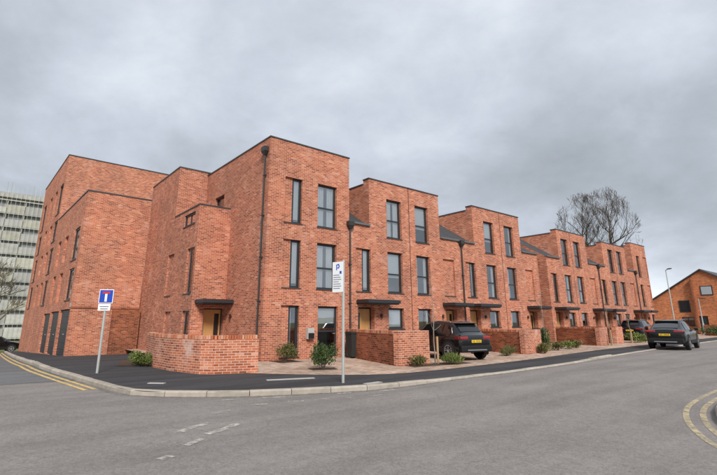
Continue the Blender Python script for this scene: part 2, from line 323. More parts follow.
def facade(mb, o, u, n, u0, u1, z0, z1, ops, mi=0):
    """wall in the plane through o spanned by u and z, inward normal n, with openings (u0,u1,z0,z1,depth)"""
    o = Vector(o); u = Vector(u); n = Vector(n); Z = Vector((0, 0, 1))
    flip = (u.cross(Z)).dot(n) > 0       # want outward = -n
    us = sorted({u0, u1, *[v for q in ops for v in q[:2] if u0 < v < u1]}); zs = sorted({z0, z1, *[v for q in ops for v in q[2:4] if z0 < v < z1]})
    def P(a, z, d=0): return o + u * a + Z * z + n * d
    def Q(pts):
        mb.poly(pts if not flip else pts[::-1], mi)
    for i in range(len(us) - 1):
        for j in range(len(zs) - 1):
            a, b, c, d = us[i], us[i + 1], zs[j], zs[j + 1]; cx, cz = (a + b) / 2, (c + d) / 2
            if any(q[0] < cx < q[1] and q[2] < cz < q[3] for q in ops): continue
            Q([P(a, c), P(b, c), P(b, d), P(a, d)])
    for q in ops:
        a, b, c, d, e = q[:5]
        Q([P(a, c), P(a, d), P(a, d, e), P(a, c, e)]); Q([P(b, d), P(b, c), P(b, c, e), P(b, d, e)])
        Q([P(a, d), P(b, d), P(b, d, e), P(a, d, e)]); Q([P(b, c), P(a, c), P(a, c, e), P(b, c, e)])
CACHE = {}
def window(parent, loc, w, h, rz=0, transom=0.5, mull=0, curt=None, sill=True, sillw=None, deep=0.13):
    """opening lower-left corner at loc on the outer wall plane; local +x along the wall, +y inward"""
    key = (round(w, 2), round(h, 2), transom, mull, deep)
    if key not in CACHE:
        f = MB(); t = 0.085; y0, y1 = deep, deep + 0.07
        f.box(0.002, t, y0, y1, 0.002, h - 0.002); f.box(w - t, w - 0.002, y0, y1, 0.002, h - 0.002)
        f.box(t, w - t, y0, y1, 0.002, t); f.box(t, w - t, y0, y1, h - t, h - 0.002)
        if transom: f.box(t, w - t, y0 + 0.006, y1 - 0.01, h * transom - 0.035, h * transom + 0.035)
        for k in range(mull):
            x = t + (w - 2 * t) * (k + 1) / (mull + 1); f.box(x - 0.028, x + 0.028, y0 + 0.009, y1 - 0.013, t, h - t)
        p = MB(); p.poly([(t - 0.01, y0 + 0.030, t - 0.01), (w - t + 0.01, y0 + 0.030, t - 0.01), (w - t + 0.01, y0 + 0.030, h - t + 0.01), (t - 0.01, y0 + 0.030, h - t + 0.01)])
        s = MB(); s.box(-0.04, w + 0.04, -0.035, deep - 0.004, -0.035, 0.004)
        CACHE[key] = (f.mesh('window', 'frame'), p.mesh('pane', 'glass'), s.mesh('sill', 'sill'))
    f, p, s = CACHE[key]
    wo = link('window', f, parent, loc, rz); pn = link('pane', p, wo); pn.rotation_euler = (random.uniform(-0.006, 0.006), 0, random.uniform(-0.012, 0.012))
    if sill and sillw is None: link('sill', s, wo)
    elif sill:
        sm = MB(); sm.box(sillw[0], sillw[1], -0.035, 0.09, -0.035, 0.004); sm.build('sill', 'sill', wo)
    if curt:
        c = MB(); yb = deep + 0.10
        if curt[0] == 'blind':
            c.box(0.04, w - 0.04, yb, yb + 0.012, h * (1 - curt[1]), h - 0.04)
            c.build('blind', 'curtain', wo)
        else:
            for (a, b) in ((0.04, w * curt[1]), (w - w * curt[2], w - 0.04)):
                if b - a < 0.05: continue
                c = MB(); nn = max(3, int((b - a) / 0.05))
                for i in range(nn):
                    xa = a + (b - a) * i / nn; xb = a + (b - a) * (i + 1) / nn; ya = yb + 0.03 * (i % 2); y2 = yb + 0.03 * ((i + 1) % 2)
                    c.poly([(xa, ya, 0.05), (xb, y2, 0.05), (xb, y2, h - 0.05), (xa, ya, h - 0.05)])
                c.build('curtain', 'curtain', wo)
    return wo
def timber_door(parent, loc, w, h, rz=0, glass_left=True, deep=0.28):
    d = MB(); g0, g1 = (0.12, 0.34) if glass_left else (w - 0.34, w - 0.12)
    y0, y1 = deep, deep + 0.05
    d.box(0.05, g0, y0, y1, 0.02, h - 0.05); d.box(g1, w - 0.05, y0, y1, 0.02, h - 0.05); d.box(g0, g1, y0, y1, 0.02, 0.25); d.box(g0, g1, y0, y1, h - 0.22, h - 0.05)
    o = d.build('door', 'oak', parent, loc, rz)
    g = MB(); g.box(g0 - 0.005, g1 + 0.005, y0 + 0.018, y0 + 0.028, 0.24, h - 0.21); g.build('door_glass', 'darkglass', o)
    f = MB(); f.box(0.003, 0.05, y0 - 0.03, y1 + 0.02, 0, h - 0.003); f.box(w - 0.05, w - 0.003, y0 - 0.03, y1 + 0.02, 0, h - 0.003); f.box(0.05, w - 0.05, y0 - 0.03, y1 + 0.02, h - 0.05, h - 0.003); f.box(0.003, w - 0.003, y0 - 0.05, y1 + 0.02, -0.02, 0.015); f.build('door_frame', 'frame', o)
    k = MB(); hx = w - 0.12 if glass_left else 0.12
    k.tube([(hx, y0 - 0.05, 0.85), (hx, y0 - 0.05, 1.25)], 0.014, 6); k.box(hx - 0.008, hx + 0.008, y0 - 0.045, y0 - 0.002, 0.90, 0.915); k.box(hx - 0.008, hx + 0.008, y0 - 0.045, y0 - 0.002, 1.18, 1.195); k.build('handle', 'alloy', o)
    return o
def canopy(parent, x0, x1, z, y0=-0.85, rz=0, loc=(0, 0, 0)):
    c = MB(); c.box(x0, x1, y0, 0.0, z, z + 0.13); c.box(x0 + 0.05, x1 - 0.05, y0 + 0.06, -0.003, z - 0.05, z - 0.003)
    c.box(x0 + 0.03, x1 - 0.03, y0 + 0.03, -0.003, z + 0.132, z + 0.155)
    o = c.build('canopy', 'canopy', parent, loc, rz); return o
def wall_lamp(parent, loc, rz=0):
    c = MB(); c.tube([(0, -0.08, -0.10), (0, -0.08, 0.10)], 0.045, 8); c.box(-0.03, 0.03, -0.05, -0.001, -0.04, 0.04); c.build('wall_lamp', 'lampmat', parent, loc, rz)
def downpipe(parent, x, y, ztop, zbot=0.05, hop=True, rz=0):
    c = MB(); c.tube([(0, 0, zbot), (0, 0, ztop)], 0.04, 8)
    for z in [0.5 + i * 1.75 for i in range(int((ztop - 0.4) / 1.75) + 1)]: c.box(-0.055, 0.055, -0.045, 0.075, z, z + 0.05)
    o = c.build('downpipe', 'pipe', parent, (x, y, 0), rz)
    if hop:
        h = MB(); a, b_ = 0.10, 0.17
        z0, z1, z2 = ztop - 0.02, ztop + 0.16, ztop + 0.36
        lo = [(-0.05, -0.05, z0), (0.05, -0.05, z0), (0.05, 0.06, z0), (-0.05, 0.06, z0)]; md = [(-b_, -0.13, z1), (b_, -0.13, z1), (b_, 0.07, z1), (-b_, 0.07, z1)]; hi = [(p[0], p[1], z2) for p in md]
        for A, B in ((lo, md), (md, hi)):
            for i in range(4): h.poly([A[i], A[(i + 1) % 4], B[(i + 1) % 4], B[i]])
        h.poly(lo[::-1]); h.poly(hi); h.build('hopper', 'pipe', o)

# ------------------------------------------------------------------ ground and roads
YF = 16.1                               # plane of the terrace fronts
def sm(a, b, t): t = min(1, max(0, (t - a) / (b - a))); return t * t * (3 - 2 * t)
def drop(x, y):                         # the side street falls away to the back
    return -0.036 * max(0, min(y, 75) - 21) * (1 - sm(7.0, 8.5, x))
def zroad(x, y): return -0.10 + 0.075 * sm(7.2, 11.5, x) * sm(1.5, 6.0, y) + drop(x, y)
def grid(name, xs, ys, zf, mat, kind='structure'):
    mb = MB(); nx = len(xs)
    mb.v = [(x, y, zf(x, y)) for y in ys for x in xs]
    for j in range(len(ys) - 1):
        for i in range(nx - 1): mb.f.append((j * nx + i, j * nx + i + 1, (j + 1) * nx + i + 1, (j + 1) * nx + i)); mb.m.append(0)
    return tag(mb.build(name, mat, smooth=True), kind=kind)
gx = [-3000, -800, -200, -60, -30, -15, -8, -4, 0, 2, 4, 5.5, 6, 6.5, 7, 7.5, 8, 8.5, 12, 30, 80, 200, 800, 3000]; gy = [-3000, -800, -200, -60, -20, 0, 10, 21, 26, 32, 40, 50, 62, 75, 90, 120, 300, 900, 3000]
grid('ground', gx, gy, lambda x, y: -0.22 + drop(x, y), 'grass')
rx = [-40, -25, -15, -8, -4, 0, 2, 3, 4, 5, 5.5, 6, 6.5, 7, 7.5, 8, 8.5, 9, 9.5, 10, 10.5, 11, 11.5, 12, 15, 20, 30, 45, 66]; ry = [-14, -6, -2, 0, 1.5, 2, 3, 4, 5, 6, 8, 10, 12, 14, 16, 18, 20, 21, 24, 28, 34, 40, 50]
grid('road', rx, ry, zroad, 'road')
def chaikin(p, n=2):
    for _ in range(n):
        q = [p[0]]
        for a, b in zip(p[:-1], p[1:]): q += [tuple(a[i] * 0.75 + b[i] * 0.25 for i in range(len(a))), tuple(a[i] * 0.25 + b[i] * 0.75 for i in range(len(a)))]
        q.append(p[-1]); p = q
    return p
def resample(p, step):
    out = [Vector(p[0])]; acc = 0
    for a, b in zip(p[:-1], p[1:]):
        a = Vector(a); b = Vector(b); l = (b - a).length; t = step - acc
        while t <= l: out.append(a.lerp(b, t / l)); t += step
        acc = (acc + l) % step
    return out
KERB = chaikin([(2.2, 50), (2.0, 40), (1.85, 30), (1.82, 20.6), (2.28, 16.1), (2.64, 13.2), (2.80, 11.6), (3.25, 10.85), (3.9, 10.27), (4.72, 9.65), (6.1, 9.05), (7.25, 8.69), (8.3, 8.44), (11.3, 8.20), (14.9, 8.28), (18.8, 8.52), (22.7, 9.02), (28.75, 9.5), (42.65, 10.35), (66, 11.6)], 3)
BACK = chaikin([(3.9, 50), (3.9, 36), (3.95, 29), (5.0, 28.2), (7.2, 28.0), (7.3, 26), (7.3, 21), (6.5, 19.6), (5.4, 18.6), (5.2, 16.4), (5.3, 14.9), (5.6, 13.9), (6.1, 13.3), (6.55, 12.75), (7.5, 11.5), (8.94, 10.27), (10.2, 9.84), (13.87, 9.94), (17.5, 10.2), (21.1, 10.6), (26.2, 11.2), (42, 12.0), (66, 13.2)], 3)
def zpath(x, y): return drop(x, y) + 0.0
# footpath: one sheet between the kerb line and the plot line
mb = MB(); kr = KERB; br_ = BACK
def edge_pts(P, n):
    P = [Vector(p) for p in P]; d = [0]
    for a, b in zip(P[:-1], P[1:]): d.append(d[-1] + (b - a).length)
    out = []; j = 0
    for i in range(n + 1):
        s = d[-1] * i / n
        while j < len(P) - 2 and d[j + 1] < s: j += 1
        out.append(P[j].lerp(P[j + 1], (s - d[j]) / max(1e-6, d[j + 1] - d[j])))
    return out
ka = edge_pts(KERB, 260); 
bk = [Vector(p) for p in BACK]
# pair each kerb point with the nearest-progress point of the back line
import bisect
def split_len(P):
    d = [0]
    for a, b in zip(P[:-1], P[1:]): d.append(d[-1] + (Vector(b) - Vector(a)).length)
    return d
marksK = [(2.2, 50), (1.82, 20.6), (2.80, 11.6), (4.72, 9.65), (8.3, 8.44), (66, 11.6)]
marksB = [(3.9, 50), (7.3, 21.6), (5.25, 15.0), (6.3, 13.05), (8.94, 10.3), (66, 13.2)]
def prog(P, d, m):
    return min(range(len(P)), key=lambda i: (Vector(P[i]) - Vector(m)).length)
def at_s(P, d, s):
    j = min(len(P) - 2, max(0, bisect.bisect(d, s) - 1)); return Vector(P[j]).lerp(Vector(P[j + 1]), min(1, max(0, (s - d[j]) / max(1e-6, d[j + 1] - d[j]))))
dK, dB = split_len(KERB), split_len(BACK)
sK = [dK[prog(KERB, dK, m)] for m in marksK]; sB = [dB[prog(BACK, dB, m)] for m in marksB]
rows = []
for q in range(5):
    n = 40
    for i in range(n + (q == 4)):
        t = i / n; rows.append((at_s(KERB, dK, sK[q] + (sK[q + 1] - sK[q]) * t), at_s(BACK, dB, sB[q] + (sB[q + 1] - sB[q]) * t)))
for (a0, b0), (a1, b1) in zip(rows[:-1], rows[1:]):
    for k in range(4):
        t0, t1 = k / 4, (k + 1) / 4
        P = [a0.lerp(b0, t0), a1.lerp(b1, t0), a1.lerp(b1, t1), a0.lerp(b0, t1)]
        mb.poly([(p.x, p.y, zpath(p.x, p.y)) for p in P])
footpath = tag(mb.build('footpath', 'path', smooth=True), kind='structure')
# kerb stones, one by one
def kerb_run(parent, P, zf, top, step=0.92, w=0.15, side=1, near=None):
    pts = resample(P, step)
    for a, b in zip(pts[:-1], pts[1:]):
        d = (b - a); ln = d.length; ang = math.atan2(d.y, d.x); n = Vector((-d.y, d.x)).normalized() * side
        c = (a + b) / 2; tz = top(c.x, c.y) + random.uniform(-0.006, 0.006)
        key = ('kerb', round(ln, 2), side)
        if key not in CACHE:
            k = MB(); x = ln / 2 - 0.006; y0, y1 = (-0.03, w - 0.03) if side > 0 else (-w + 0.03, 0.03)
            sec = [(y0, -0.30), (y0, -0.03), (y0 + 0.03 * (1 if side > 0 else 0), 0.0), (y1 - 0.03 * (0 if side > 0 else 1), 0.0), (y1, -0.03), (y1, -0.30)]
            for i in range(len(sec) - 1): k.poly([(-x, *sec[i]), (x, *sec[i]), (x, *sec[i + 1]), (-x, *sec[i + 1])])
            k.poly([(-x, *q) for q in sec]); k.poly([(x, *q) for q in sec[::-1]]); CACHE[key] = k.mesh('kerb_stone', 'kerb')
        o = link('kerb_stone', CACHE[key], parent, (c.x, c.y, tz), ang + random.uniform(-0.008, 0.008))
def ktop(x, y):
    z = drop(x, y) + 0.018
    if 18.6 < x < 22.4: z += 0.05 * sm(18.6, 19.4, x) * (1 - sm(21.6, 22.4, x))
    return z
kerb_run(footpath, KERB, None, ktop)
# forecourts of block paving between the footpath and the houses
mb = MB(); fb = [p for p in BACK if p[0] > 6.5 or p[1] < 13.2]
fb = [(6.3, 13.0)] + [p for p in BACK if p[0] > 6.4]
for a, b in zip(fb[:-1], fb[1:]):
    for k in range(4):
        ya = [a[1] + (17.5 - a[1]) * t for t in (k / 4, (k + 1) / 4)]; yb = [b[1] + (17.5 - b[1]) * t for t in (k / 4, (k + 1) / 4)]
        mb.poly([(a[0], ya[0], 0.006), (b[0], yb[0], 0.006), (b[0], yb[1], 0.006), (a[0], ya[1], 0.006)])
mb.poly([(5.0, 16.6, 0.005), (6.3, 13.0, 0.005), (6.3, 17.5, 0.005)]); mb.poly([(5.0, 16.6, 0.005), (6.3, 17.5, 0.005), (8.8, 17.5, 0.005), (8.8, 19.7, 0.005), (6.9, 19.7, 0.005), (5.6, 18.6, 0.005)])
tag(mb.build('forecourt_paving', 'paver'), kind='structure')
mb = MB(); edg = resample([(p[0], p[1]) for p in fb], 0.9)
forecourt_edge = None
# second footpath corner at the right of the picture
RC = chaikin([(40, 3.9), (20, 3.2), (13.6, 2.88), (11.6, 2.78), (10.35, 2.60), (8.95, 2.15), (7.6, 1.4), (6.2, -0.6), (5.2, -6), (5, -12)], 3)
mb = MB(); ctr = (22, -4)
for a, b in zip(RC[:-1], RC[1:]): mb.poly([(ctr[0], ctr[1], 0.0), (b[0], b[1], 0.0), (a[0], a[1], 0.0)])
fp2 = tag(mb.build('footpath', 'path'), kind='structure')
kerb_run(fp2, RC, None, lambda x, y: 0.018, side=1)
# side-road resurfacing, lines
mb = MB()
edge = [(-12, 15.9), (-4, 15.6), (0.7, 15.32), (1.6, 15.25), (2.05, 14.95), (2.45, 14.0)]
kx = lambda y: at_s(KERB, dK, next(d for p, d in zip(KERB, dK) if p[1] <= y)).x
ys = [49.5, 40, 34, 28, 24, 21, 19, 17.5, 16.4, 15.6]
for y0, y1 in zip(ys[:-1], ys[1:]):
    xs0 = [-12, -6, -2, kx(y0) - 0.05]; xs1 = [-12, -6, -2, kx(y1) - 0.05]
    for i in range(3): mb.poly([(xs0[i], y0, zroad(xs0[i], y0) + 0.004), (xs1[i], y1, zroad(xs1[i], y1) + 0.004), (xs1[i + 1], y1, zroad(xs1[i + 1], y1) + 0.004), (xs0[i + 1], y0, zroad(xs0[i + 1], y0) + 0.004)])
mb.poly([(-12, 15.6, -0.096), (-4, 15.35, -0.096), (0.7, 15.2, -0.096), (1.7, 15.1, -0.096), (kx(15.2) - 0.05, 15.0, -0.096), (kx(15.6) - 0.05, 15.6, -0.096), (-2, 15.6, -0.096)])
tag(mb.build('side_road_surface', 'road_dark', smooth=False), kind='structure')
def strip(P, w, zoff=0.008, closed=False):
    mb = MB(); P = [Vector(p[:2]) for p in P]
    L_, R_ = [], []
    for i, p in enumerate(P):
        d = (P[min(i + 1, len(P) - 1)] - P[max(0, i - 1)]).normalized(); n = Vector((-d.y, d.x)) * w / 2; L_.append(p + n); R_.append(p - n)
    for i in range(len(P) - 1):
        mb.poly([(q.x, q.y, zroad(q.x, q.y) + zoff) for q in (R_[i], R_[i + 1], L_[i + 1], L_[i])])
    return mb
def offset(P, d):
    P = [Vector(p) for p in P]; o = []
    for i, p in enumerate(P):
        t = (P[min(i + 1, len(P) - 1)] - P[max(0, i - 1)]).normalized(); o.append(p + Vector((-t.y, t.x)) * d)
    return o
lk = [p for p in edge_pts(KERB, 400) if p.y > 12.75 and p.x < 3]
for d in (-0.22, -0.44):
    tag(strip([p for p in offset(lk, d)], 0.10).build('yellow_line', 'yellow'), kind='structure')
rk = [p for p in edge_pts(RC, 300) if p.x < 30 and p.y > -2]
tag(strip(offset(rk, -0.20), 0.09).build('yellow_line', 'yellow_worn'), kind='structure'); tag(strip(offset(rk, -0.44), 0.09).build('yellow_line', 'yellow_worn'), kind='structure')
M['grit'] = marking('gutter_grit', (0.13, 0.105, 0.08), 0.44, 0.85)
tag(strip(offset([p for p in edge_pts(KERB, 300)], -0.10), 0.20, 0.006).build('gutter', 'grit'), kind='structure')
def dash(pts, w): return tag(strip(pts, w).build('worn_white_marking', 'white_worn'), kind='structure')
dash([(2.60, 7.22), (2.85, 7.40), (3.18, 7.53)], 0.13); dash([(2.85, 6.84), (3.2, 6.98), (3.5, 7.2)], 0.14); dash([(2.40, 6.42), (2.7, 6.62)], 0.11); dash([(1.93, 5.98), (2.1, 6.06)], 0.13)
dash([(5.0, 9.15), (5.35, 9.0), (5.6, 8.92)], 0.11); dash([(6.6, 8.62), (6.95, 8.52)], 0.10); dash([(7.6, 8.3), (8.1, 8.2)], 0.09); dash([(4.1, 9.5), (4.5, 9.3)], 0.08)
dash([(4.3, 8.6), (4.75, 8.45)], 0.09); dash([(3.5, 8.2), (3.9, 8.35)], 0.08); dash([(6.9, 7.95), (7.3, 7.85)], 0.08); dash([(5.2, 8.45), (5.5, 8.3)], 0.09); dash([(5.9, 8.25), (6.05, 8.2)], 0.10); dash([(6.35, 8.05), (6.5, 8.0)], 0.08)
for i, (x0, y0, x1, y1, w) in enumerate([(6.12, 11.02, 7.36, 10.63, 0.17), (7.66, 8.86, 8.2, 8.9, 0.16), (3.55, 12.35, 3.85, 12.05, 0.14)]):
    d = Vector((x1 - x0, y1 - y0)); mb = MB(); l = d.length / 2; mb.box(-l, l, -w / 2, w / 2, -0.05, 0.012)
    o = mb.build('pavement_slab', 'slab', footpath, ((x0 + x1) / 2, (y0 + y1) / 2, 0), math.atan2(d.y, d.x))

# ------------------------------------------------------------------ terrace houses
EAVE = 6.0
Z1 = (1.13, 2.11); Z2 = (2.84, 4.86); Z3 = (5.58, 7.60)
def tile_roof(parent, x0, x1, y0, z0, run=6.0, pitch=R(33)):
    mb = MB(); n = int(run / 0.22); c, s_ = math.cos(pitch), math.sin(pitch)
    cols = max(1, int((x1 - x0) / 0.30))
    for i in range(n):
        a = i * 0.22; y = y0 + a * c; z = z0 + a * s_; y2 = y0 + (a + 0.26) * c; z2 = z0 + (a + 0.26) * s_ - 0.012
        for k in range(cols):
            xa = x0 + (x1 - x0) * k / cols; xb = x0 + (x1 - x0) * (k + 1) / cols - 0.008; dz = random.uniform(0, 0.008)
            mb.poly([(xa, y, z + 0.03 + dz), (xb, y, z + 0.03 + dz), (xb, y2, z2 + 0.02), (xa, y2, z2 + 0.02)]); mb.poly([(xa, y, z), (xb, y, z), (xb, y, z + 0.03 + dz), (xa, y, z + 0.03 + dz)])
    o = mb.build('tiled_roof', 'tile', parent); return o
def coping(parent, segs, w=0.36, h=0.06, ov=0.03):
    """segs: list of boxes (x0,x1,y0,y1,z)"""
    for (x0, x1, y0, y1, z) in segs:
        along_x = (x1 - x0) > (y1 - y0); ln = (x1 - x0) if along_x else (y1 - y0); n = max(1, round(ln / 1.5))
        for i in range(n):
            a, b = i / n, (i + 1) / n; dz = random.uniform(-0.004, 0.004); gp = 0.006 if i < n - 1 else 0
            mb = MB()
            if along_x: mb.box(x0 + ln * a, x0 + ln * b - gp, y0, y1, z, z + h + dz)
            else: mb.box(x0, x1, y0 + ln * a, y0 + ln * b - gp, z, z + h + dz)
            mb.build('coping', 'coping', parent)
DEPTH = 8.5
def terrace(x0, W, kind, box, ztop, label, blinds, hopper=False, end=None, left_open=False):
    """kind L: door at the left, slot window above it; R: mirrored with a blind panel"""
    h = empty('terrace_house', (x0, YF, 0)); tag(h, label, 'house', 'brick terrace houses')
    if kind == 'L': slot = (0.42, 1.34); big = (2.46, 3.52); door = (0.52, 1.52); can = (0.42, 2.45)
    elif kind == 'R': slot = (2.62, 3.60); big = (0.46, 1.52); door = (2.66, 3.60); can = (2.40, 4.05)
    else: slot = (2.75, 3.55); big = (1.0, 1.8); door = (0.45, 1.25); can = (0.3, 1.9)
    b0, b1 = box
    mb = MB(); ops = [(slot[0], slot[1], *Z2, 0.11), (big[0], big[1], *Z2, 0.14), (big[0], big[1], *Z1, 0.14), (door[0], door[1], 0.0, 2.12, 0.32)]
    if kind == 'E': ops[2] = (2.75, 3.55, *Z1, 0.14)
    facade(mb, (0, 0, 0), (1, 0, 0), (0, 1, 0), 0, W, -0.6, 5.5, ops)
    for xa, xb in ((0, b0), (b1, W)):
        if xb - xa > 0.01: facade(mb, (0, 0, 0), (1, 0, 0), (0, 1, 0), xa, xb, 5.5, EAVE, [])
    top = [(big[0], big[1], *Z3, 0.14)]
    if kind == 'E': top.append((slot[0], slot[1], *Z3, 0.11))
    facade(mb, (0, 0, 0), (1, 0, 0), (0, 1, 0), b0, b1, 5.5, ztop, top)
    # brick panel filling the recess
    if kind == 'L': mb.poly([(slot[0], 0.105, Z2[0]), (slot[0] + 0.44, 0.105, Z2[0]), (slot[0] + 0.44, 0.105, Z2[1]), (slot[0], 0.105, Z2[1])]); mb.poly([(slot[0] + 0.44, 0.105, Z2[0]), (slot[0] + 0.44, 0.24, Z2[0]), (slot[0] + 0.44, 0.24, Z2[1]), (slot[0] + 0.44, 0.105, Z2[1])])
    else: mb.poly([(slot[0], 0.105, Z2[0]), (slot[1], 0.105, Z2[0]), (slot[1], 0.105, Z2[1]), (slot[0], 0.105, Z2[1])])
    if kind == 'E': mb.poly([(slot[0], 0.105, Z3[0]), (slot[1], 0.105, Z3[0]), (slot[1], 0.105, Z3[1]), (slot[0], 0.105, Z3[1])])
    # returns of the upper storey, behind a slightly taller front
    pb = 0.42
    for bx, on in ((b0, b0 > 0.01 or left_open), (b1, b1 < W - 0.01 or end == 'R')):
        if on:
            zz = -0.6 if (bx < 0.01 or bx > W - 0.01) else EAVE - 0.4
            mb.poly([(bx, 0, zz), (bx, pb, zz), (bx, pb, ztop), (bx, 0, ztop)]); mb.poly([(bx, pb, zz), (bx, DEPTH, zz), (bx, DEPTH, ztop - 0.22), (bx, pb, ztop - 0.22)])
    for gx_, on in ((0, left_open or b0 > 0), (W, end == 'R' or b1 < W)):
        if on and not (gx_ == 0 and b0 < 0.01) and not (gx_ == W and b1 > W - 0.01):
            mb.poly([(gx_, 0, -0.6), (gx_, DEPTH, -0.6), (gx_, DEPTH, 8.0), (gx_, 3.2, EAVE + 2.0), (gx_, 0, EAVE)])
    # top of the front parapet, back faces
    mb.poly([(b0, pb, ztop - 0.25), (b0, pb, ztop), (b1, pb, ztop), (b1, pb, ztop - 0.25)])
    mb.poly([(0, DEPTH, -0.6), (W, DEPTH, -0.6), (W, DEPTH, 8.0), (0, DEPTH, 8.0)])
    mb.build('wall', 'brick', h)
    fr = MB(); fr.box(b0 + 0.05, b1 - 0.05, pb + 0.002, DEPTH - 0.02, ztop - 0.45, ztop - 0.30); fr.build('flat_roof', 'flat', h)
    segs = [(b0 - 0.03, b1 + (0.03 if b1 < W - 0.01 or end == 'R' else 0), -0.03, pb + 0.02, ztop)]
    if b0 > 0.01 or left_open: segs.append((b0 - 0.03, b0 + 0.25, pb + 0.022, DEPTH, ztop - 0.22))
    if b1 < W - 0.01 or end == 'R': segs.append((b1 - 0.25, b1 + 0.03, pb + 0.022, DEPTH, ztop - 0.22))
    coping(h, segs)
    for (xa, xb) in ((0, b0), (b1, W)):
        if xb - xa > 0.1:
            tile_roof(h, xa + 0.003, xb - 0.003, 0.10, EAVE + 0.03, 3.6)
            mb = MB(); mb.box(xa, xb, -0.10, 0.10, EAVE, EAVE + 0.07); mb.box(xa, xb, -0.10, -0.085, EAVE + 0.07, EAVE + 0.10); mb.build('gutter', 'greypipe', h)
    rm = MB(); rm.box(0.06, W - 0.06, 0.75, DEPTH - 0.1, 0.02, EAVE - 0.1, skip=''); rm.box(b0 + 0.06, b1 - 0.06, 0.75, DEPTH - 0.1, EAVE, ztop - 0.5); rm.build('room_interior', 'room', h)
    # windows
    if kind == 'L': window(h, (slot[0] + 0.44, 0, Z2[0]), slot[1] - slot[0] - 0.44, Z2[1] - Z2[0], transom=0, curt=blinds[0], sillw=(-0.46, 0.50))
    else:
        s = MB(); s.box(slot[0], slot[1], -0.03, 0.10, Z2[0] - 0.03, Z2[0] + 0.012); s.build('sill', 'sill', h)
    window(h, (big[0], 0, Z2[0]), big[1] - big[0], Z2[1] - Z2[0], transom=0.46, curt=blinds[1])
    window(h, (big[0], 0, Z3[0]), big[1] - big[0], Z3[1] - Z3[0], transom=0.46, curt=blinds[2])
    g = ops[2]; window(h, (g[0], 0, g[2]), g[1] - g[0], g[3] - g[2], transom=0, curt=blinds[3])
    timber_door(h, (door[0], 0, 0.0), door[1] - door[0], 2.10, glass_left=(kind == 'L'))
    canopy(h, *can, 2.30)
    wall_lamp(h, (door[1] + 0.42 if kind != 'R' else door[0] - 0.34, 0, 1.74))
    j = MB()
    if kind == 'L' and b1 > W - 0.01: j.box(W - 0.022, W + 0.022, -0.004, 0.02, 0.0, ztop - 0.02); j.build('movement_joint', 'joint', h)
    if hopper: downpipe(h, 0.0, -0.085, EAVE - 0.30)
    return h
BL = [('blind', 0.9), ('blind', 0.62), ('curt', 0.3, 0.3), ('curt', 0.45, 0.1), ('blind', 0.35), ('curt', 0.22, 0.22), None, ('curt', 0.46, 0.40)]
def bl(a, b, c, d): return [BL[a], BL[b], BL[c], BL[d]]
terrace(13.0, 4.10, 'L', (1.27, 4.10), 8.45, 'terrace house next to the tall corner house, oak door left of its window', bl(0, 1, 7, 0), hopper=True)
terrace(17.1, 4.25, 'R', (0, 2.45), 8.45, 'terrace house directly behind the parked black SUV, oak door at its right', bl(2, 2, 1, 5))
terrace(21.35, 4.25, 'L', (1.35, 4.25), 8.38, 'fourth terrace house from the corner, its canopy meeting the neighbour at a downpipe', bl(2, 2, 1, 5), hopper=True)
terrace(25.6, 4.33, 'R', (0, 2.32), 8.38, 'last terrace house of the near row, beside the gated gap', bl(2, 3, 5, 3), end='R')
terrace(31.2, 4.0, 'L', (1.9, 4.0), 8.22, 'first terrace house of the far row, just past the gated gap', bl(5, 2, 3, 5), left_open=True)
terrace(35.2, 4.3, 'R', (0, 2.6), 8.22, 'second terrace house of the far row', bl(6, 2, 5, 6))
terrace(39.5, 3.85, 'L', (1.43, 3.85), 8.10, 'third terrace house of the far row, left of its joint, by a black hopper', bl(6, 5, 6, 5), hopper=True)
terrace(43.35, 3.4, 'R', (0, 2.43), 8.10, 'fourth terrace house of the far row, beside the taller end house', bl(6, 5, 5, 6)) if False else None
h = terrace(43.35, 4.05, 'R', (0, 2.43), 8.10, 'fourth terrace house of the far row, beside the taller end house', bl(6, 5, 5, 6))
terrace(47.4, 3.6, 'E', (0.0, 3.6), 8.72, 'tallest end house at the far right of the terrace', bl(6, 5, 6, 6), hopper=True, end='R', left_open=True)
# ---- corner house
h1 = empty('corner_house', (8.66, YF, 0)); tag(h1, 'tall three-storey corner house with side entrance and stepped brick stair block', 'house', 'brick terrace houses')
W1 = 4.34; T1 = 9.22; SL = (0.80, 1.68); BG = (2.52, 3.60)
mb = MB()
facade(mb, (0, 0, 0), (1, 0, 0), (0, 1, 0), 0, W1, -0.6, T1, [(SL[0], SL[1], *Z3, 0.11), (SL[0], SL[1], *Z2, 0.11), (SL[0], SL[1], 0.10, 2.12, 0.11), (BG[0], BG[1], *Z3, 0.14), (BG[0], BG[1], *Z2, 0.14), (2.62, 3.70, 0.03, 2.12, 0.14)])
for z0, z1 in (Z2, Z3, (0.10, 2.12)): mb.poly([(SL[0], 0.105, z0), (SL[0] + 0.42, 0.105, z0), (SL[0] + 0.42, 0.105, z1), (SL[0], 0.105, z1)]); mb.poly([(SL[0] + 0.42, 0.105, z0), (SL[0] + 0.42, 0.24, z0), (SL[0] + 0.42, 0.24, z1), (SL[0] + 0.42, 0.105, z1)])
# side wall (faces the side street): u runs towards the street front
facade(mb, (0, 7.0, 0), (0, -1, 0), (1, 0, 0), 0, 7.0, -0.6, T1, [(1.30, 2.45, 6.2, 7.66, 0.14)])
mb.poly([(W1, 0, -0.6), (W1, 9, -0.6), (W1, 9, T1), (W1, 0, T1)]); mb.poly([(0, 9, -0.6), (W1, 9, -0.6), (W1, 9, T1), (0, 9, T1)])
